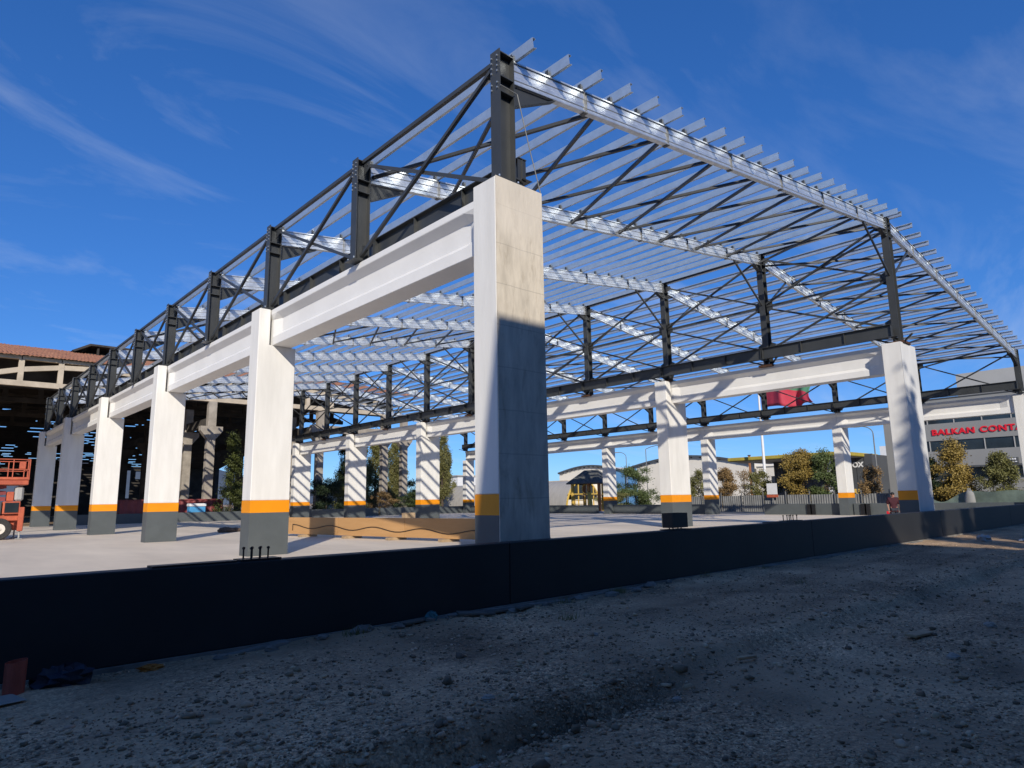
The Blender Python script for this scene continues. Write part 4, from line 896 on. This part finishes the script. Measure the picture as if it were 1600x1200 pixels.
# long brown formwork panel
fw_ = thing('formwork_panel', 'long brown formwork panel standing on edge on the slab', 'panel', (7, 17.5, 0))
A, B = Vector((6.35, 24.0, 0)), Vector((8.6, 10.6, 0)); d_ = (B-A).normalized(); n_ = Vector((-d_.y, d_.x, 0))
for k in range(3):
    a = A+d_*((B-A).length*k/3+.01); b = A+d_*((B-A).length*(k+1)/3-.01)
    build(MB().prof(a+Vector((0, 0, .12)), b+Vector((0, 0, .12)), [(-.10, 0), (.10, 0), (.10, .80), (-.10, .80)]), 'panel', M['wood'], fw_)
mb = MB(); pts = []
for k in range(40): 
    s = k/39; p = A+d_*((B-A).length*(.07+.9*s))+n_*(-.0)+Vector((0, 0, .50+.09*math.cos(s*4*2*math.pi)-.12*s)); pts.append(p)
sgnn = -1
pts = [p+Vector((d_.y, -d_.x, 0))*.125 for p in pts]; pts = [pts[0]-Vector((0, 0, .3))]+pts; mb.path(pts, .016, 6); build(mb, 'cable', M['black'], fw_)
for s in (.15, .4, .62, .85):
    p = A+d_*((B-A).length*s); build(MB().box(p.x-.45, p.y-.12, .004, p.x+.45, p.y+.12, .115), 'wood_block', M['woodp'], fw_)
for i, (x, y, s, lab) in enumerate(((6.0, 31.3, .36, 'larger brown tarp heap on the slab beside the second column'), (6.75, 31.8, .28, 'smaller brown tarp heap right of the larger one'))):
    tag(build(MB().add(*lump((x, y, s*.35), (s*1.3, s, s*.5), 16, 10, 20+i, .16)), 'tarp_heap', M['sack'], smooth=False), lab, 'tarp heap', 'heaps by the second column')
tag(build(MB().add(*lump((12.6, 24.5, .15), (.9, .5, .32), 14, 8, 33, .12)), 'dark_sack', M['tyre'], smooth=True), 'dark sack lying on the slab behind the brown panel', 'sack')
tag(build(MB().add(*lump((1.75, .75, .40), (.32, .3, .62), 14, 8, 35, .10)), 'dark_heap', M['tyre'], smooth=True), 'dark covered heap right of the bare concrete column', 'heap')
bx_ = thing('crate', 'small wooden crate leaning at the middle row column', 'crate', (21.0, 35.0, 0)); build(MB().box(20.6, 34.7, .35, 21.5, 35.2, .75), 'box', M['woodp'], bx_); build(MB().box(20.9, 34.8, .0, 21.2, 35.1, .348), 'stand', M['whitep'], bx_)
tag(build(MB().add(*lump((16.6, .6, .18), (.45, .3, .3), 12, 8, 41, .15)), 'plastic_sheet', M['greyl']), 'crumpled white plastic left of the man on the slab edge', 'plastic sheet')

# ------------------------------------------------------------------ the man by the right column
def person():
    t = thing('person', 'man in a dark maroon shirt walking behind the dark wall', 'person', (28.4, 2.8, 0))
    J = dict(pel=(0, 0, .93), hp=(0, 0, .80), sp=(0, .0, 1.12), ch=(0, .0, 1.33), nk=(0, -.01, 1.49), hd=(0, -.02, 1.60), tp=(0, -.02, 1.70),
             sl=(-.19, 0, 1.41), el=(-.27, .05, 1.14), wl=(-.25, -.10, .90), hl=(-.25, -.14, .82), sr=(.19, 0, 1.41), er=(.27, .06, 1.14), wr=(.28, -.02, .89), hr=(.28, -.05, .80),
             pl=(-.10, 0, .88), kl=(-.11, -.10, .49), al=(-.11, .02, .09), fl=(-.11, -.12, .04), pr=(.10, 0, .88), kr=(.11, .06, .48), ar=(.11, .22, .12), fr=(.12, .10, .04))
    E_ = ['pel hp', 'pel sp', 'sp ch', 'ch nk', 'nk hd', 'hd tp', 'ch sl', 'sl el', 'el wl', 'wl hl', 'ch sr', 'sr er', 'er wr', 'wr hr', 'pel pl', 'pl kl', 'kl al', 'al fl', 'pel pr', 'pr kr', 'kr ar', 'ar fr']
    R = dict(pel=.15, hp=.12, sp=.14, ch=.165, nk=.058, hd=.085, tp=.08, sl=.075, el=.05, wl=.035, hl=.04, sr=.075, er=.05, wr=.035, hr=.04, pl=.10, kl=.065, al=.045, fl=.045, pr=.10, kr=.065, ar=.045, fr=.045)
    def skinned(name, keys, m, grow=0, root='pel'):
        ks = [k for k in J if k in keys]; me = bpy.data.meshes.new(name); me.from_pydata([J[k] for k in ks], [(ks.index(a), ks.index(b)) for a, b in (e.split() for e in E_) if a in ks and b in ks], [])
        me.materials.append(m); o = place(name, me, t); o.modifiers.new('skin', 'SKIN')
        for i, k in enumerate(ks):
            r = R[k]+grow; me.skin_vertices[0].data[i].radius = (r, r*(.72 if k in ('pel', 'sp', 'ch') else 1)); me.skin_vertices[0].data[i].use_root = (k == root)
        o.modifiers.new('sub', 'SUBSURF').levels = 1; o.modifiers['sub'].render_levels = 2; return o
    skinned('body', list(J), M['skin'])
    skinned('shirt', ['pel', 'hp', 'sp', 'ch', 'sl', 'sr', 'el', 'er'], M['maroon'], .045)
    skinned('trousers', ['pel', 'pl', 'kl', 'al', 'pr', 'kr', 'ar'], M['jeans'], .014)
    v, f = lump((0, .0, 1.685), (.098, .112, .085), 14, 9, 3, .03); place('hair', MB().add(v, f).mesh('hair', M['hair'], smooth=True), t)
    mb = MB()
    for s in (-1, 1):
        mb.add(*lump((s*.034, -.105, 1.635), (.012, .008, .007), 8, 5, 2, 0), 1); mb.add(*lump((s*.092, -.02, 1.62), (.014, .022, .034), 8, 6, 4, 0), 0)
    mb.prism([(-.115, 1.64), (-.135, 1.595), (-.1, 1.59)], 'x', -.014, .014); mb.box(-.028, -.106, 1.555, .028, -.096, 1.563, 2)
    place('face', mb.mesh('face', [M['skin'], M['hair'], M['redlet']]), t)
    for s, w in ((-1, (-.25, -.14, .82)), (1, (.28, -.05, .80))):
        mb = MB()
        for k in range(4): mb.tube((w[0]+(k-1.5)*.018, w[1]-.005, w[2]-.02), (w[0]+(k-1.5)*.02, w[1]-.02, w[2]-.10+.008*abs(k-1.4)), .009, .007, 6)
        mb.tube((w[0]-s*.03, w[1]-.01, w[2]), (w[0]-s*.05, w[1]-.03, w[2]-.06), .010, .008, 6); place('fingers', mb.mesh('fingers', M['skin']), t)
    t.rotation_euler = (0, 0, math.radians(-65)); t.scale = (.95, .95, .95); return t
person()
tag(build(MB().prism([(-.10+28.25, .45), (.10+28.25, .45), (.12+28.25, .76), (-.12+28.25, .76)], 'y', 2.98, 3.06), 'red_bag', M['redlet']), 'small red bag held at the side of the man', 'bag')

# ================================================================== DEBRIS ALONG THE WALL FOOT
def gz(x, y): return float(ground_z(np.array([x]), np.array([y]))[0])
pp = thing('drain_pipe', 'red plastic pipe stub standing in the ground at the left', 'pipe', (-7.11, -.86, -.3))
mb = MB(); n = 24; v = []; 
for z, r in ((-.34, .093), (.12, .093)):
    v += [(-7.14+r*math.cos(2*math.pi*k/n), -.86+r*math.sin(2*math.pi*k/n), z+(.012*math.cos(2*math.pi*k/n) if z > -.1 else 0)) for k in range(n)]
for z, r in ((-.34, .085), (.12, .085)):
    v += [(-7.14+r*math.cos(2*math.pi*k/n), -.86+r*math.sin(2*math.pi*k/n), z+(.012*math.cos(2*math.pi*k/n) if z > -.1 else 0)) for k in range(n)]
f = [(k, (k+1) % n, n+(k+1) % n, n+k) for k in range(n)]+[(2*n+k, 3*n+k, 3*n+(k+1) % n, 2*n+(k+1) % n) for k in range(n)]+[(n+k, n+(k+1) % n, 3*n+(k+1) % n, 3*n+k) for k in range(n)]
build(mb.add(v, f), 'pipe_wall', M['pipe'], pp, smooth=False)
def lumpthing(name, lab, cat, x, y, r, m, seed, jag=.2, dz=.0, n=18):
    return tag(build(MB().add(*lump((x, y, gz(x, y)+r[2]*.4+dz), r, n, 10, seed, jag)), name, m, smooth=False), lab, cat)
lumpthing('dark_tarp', 'crumpled dark blue tarp beside the red pipe', 'tarp', -6.72, -.80, (.26, .14, .13), M['tarp'], 51, .28)
lumpthing('insulation_scrap', 'torn ochre foam scrap at the wall foot', 'scrap', -5.86, -.66, (.13, .07, .04), M['ochre'], 52, .35)
lumpthing('teal_bag', 'crumpled teal plastic bag between grey planks', 'plastic bag', -1.95, -.62, (.10, .07, .09), M['teal'], 53, .3)
lumpthing('concrete_lump', 'whitish concrete lump on the ground near the lit wall end', 'rubble', 22.4, -2.2, (.42, .22, .16), M['greyl'], 54, .25)
lumpthing('concrete_lump', 'pale slab fragment lying right of the whitish lump', 'rubble', 24.6, -3.0, (.7, .12, .05), M['greyl'], 55, .15)
for i, (x, y, s, lab) in enumerate(((-3.9, -4.3, .07, 'pale rounded stone on the gravel left of the middle'), (1.6, -6.6, .09, 'pale flat stone at the right among finer gravel'), (-2.2, -5.2, .06, 'small pale stone at the gravel edge'), (4.2, -6.4, .10, 'largest pale stone on the bare ground at the right'), (-1.0, -3.1, .05, 'white pebble in the middle of the yard'), (-4.6, -5.0, .08, 'grey cobble at the broken gravel edge'), (-4.9, -5.2, .06, 'grey cobble at the lower picture edge'))):
    lumpthing('stone', lab, 'stone', x, y, (s, s*.8, s*.5), M['conc'], 60+i, .15, n=10)
def plank(x, y, l, w, rz, lab, m, nm='plank', tilt=.05, h=.035):
    o = place(nm, MB().box(-l/2, -w/2, 0, l/2, w/2, h).mesh(nm, m), None, (x, y, gz(x, y)+.035)); o.rotation_euler = (tilt, tilt*.6, rz); bevel(o, .006); return tag(o, lab, nm)
plank(-2.25, -.62, .55, .14, .25, 'short grey plank by the wall left of the teal bag', M['oldwood'])
plank(-1.15, -.72, .62, .16, -.35, 'grey plank lying askew right of the teal bag', M['oldwood'], tilt=.12)
plank(-.55, -.66, .85, .15, .05, 'long grey plank along the wall foot', M['oldwood'])
plank(-.2, -.85, .45, .12, .3, 'broken grey board end before the long plank', M['oldwood'])
plank(-.46, -5.0, .32, .05, -.2, 'thin pale stick on the gravel', M['woodp'], 'stick')
plank(2.7, -5.9, .55, .16, -.1, 'thin pale board on the bare ground', M['woodp'], 'board')
plank(-7.35, -1.15, .5, .3, .3, 'pale grey sheet lying at the left picture edge', M['conc'], 'sheet', h=.008)
for i in range(16):
    x = -5.2+i*.62+random.uniform(-.2, .2); s = random.uniform(.05, .13)
    o = build(MB().add(*lump((x, -.62-random.random()*.2, gz(x, -.65)+.02), (s*1.5, s*.7, s*.6), 9, 6, 80+i, .22)), 'rubble_piece', M['foot']); tag(o, ['flat', 'chunky', 'jagged', 'small'][i % 4]+' grey concrete crumb, number %s from the red pipe along the wall foot' % ['one','two','three','four','five','six','seven','eight','nine','ten','eleven','twelve','thirteen','fourteen','fifteen','sixteen'][i], 'rubble', 'crumbs along the wall foot')
# dry grass tufts by the wall
v = []; f = []
for k in range(330):
    a = random.random()*6.28; r = random.random()*.16; cx, cy = ((2.45, -.68), (-3.3, -.75), (5.6, -.7), (8.3, -.72), (.9, -.74), (-.4, -2.1), (6.2, -2.6))[k % 7 if k % 3 else 0]; x, y = cx+r*math.cos(a)*1.8, cy+r*math.sin(a)*.5; z = gz(x, y); h = random.uniform(.06, .16); b = random.uniform(-.06, .06)
    v += [(x-.006, y, z), (x+.006, y, z), (x+b, y+random.uniform(-.04, .04), z+h)]; f.append((3*k, 3*k+1, 3*k+2))
tag(build(MB().add(v, f), 'grass_tuft', M['olive']), 'dry grass tuft at the wall foot', 'grass', kind='stuff')

# ================================================================== WHAT STANDS BEHIND THE CAMERA AND SHADES THE YARD
SH = 5.14                                                             # height its shadow reaches on the corner column
nb = thing('neighbour_building', 'neighbouring building behind the viewer that shades the yard', 'building', (-4, -22, -.3))
build(MB().prism([(-12.2, -.3), (2.7, -.3), (2.7, SH+8.5), (-10.0, SH+8.5), (-11.0, SH+1.7)], 'y', -30, -13.6), 'wall', M['greyl'], nb); wbuild(nb, 'low_wing', M['greyl'], (-60, -30, -.3, -10.56, -13.55, 9.65))
for x in (-8, -5, -2, 1):
    for z in (3, 6.5, 10): wbuild(nb, 'window', M['glass'], (x-.8, -13.59, z, x+.8, -13.57, z+1.6))
for i, (x, y, h, r, n_l) in enumerate(((3.7, -27, 22.6, 1.5, 1500), (7.2, -28, 21.0, 1.3, 1900), (10.6, -27.5, 19.5, 1.8, 9000), (14.4, -28, 20, 2.4, 16000), (17.4, -27, 20, 2.5, 16000), (20.4, -28, 19.6, 2.5, 16000), (23.5, -27, 18.4, 2.6, 16000), (26.8, -28, 17, 2.6, 15000), (30, -28, 15.6, 2.6, 13000), (34, -28, 14.4, 2.6, 12000), (39, -29, 14.4, 2.8, 12000))):
    tree('row_tree', 'tall tree of the row standing behind the viewer', 'tree', (x, y, -.3), h, r, 'poplar', M['olive'], n_l, .60, 'row of tall trees behind the viewer', clear=.02)
ls = thing('shade_occluder', 'tall hoarding on posts, unseen, added to shade the far left columns', 'occluder', (-7, 46, -.1))  # added out of view, shaped to shade the far left columns and beam
wbuild(ls, 'board', M['greyd'], (-7.0, 32.6, 7.7, -6.7, 62, 15))
for y in (33, 40, 47, 54, 61): wbuild(ls, 'post', M['greyl'], (-7.3, y-.15, -.1, -7.02, y+.15, 15))
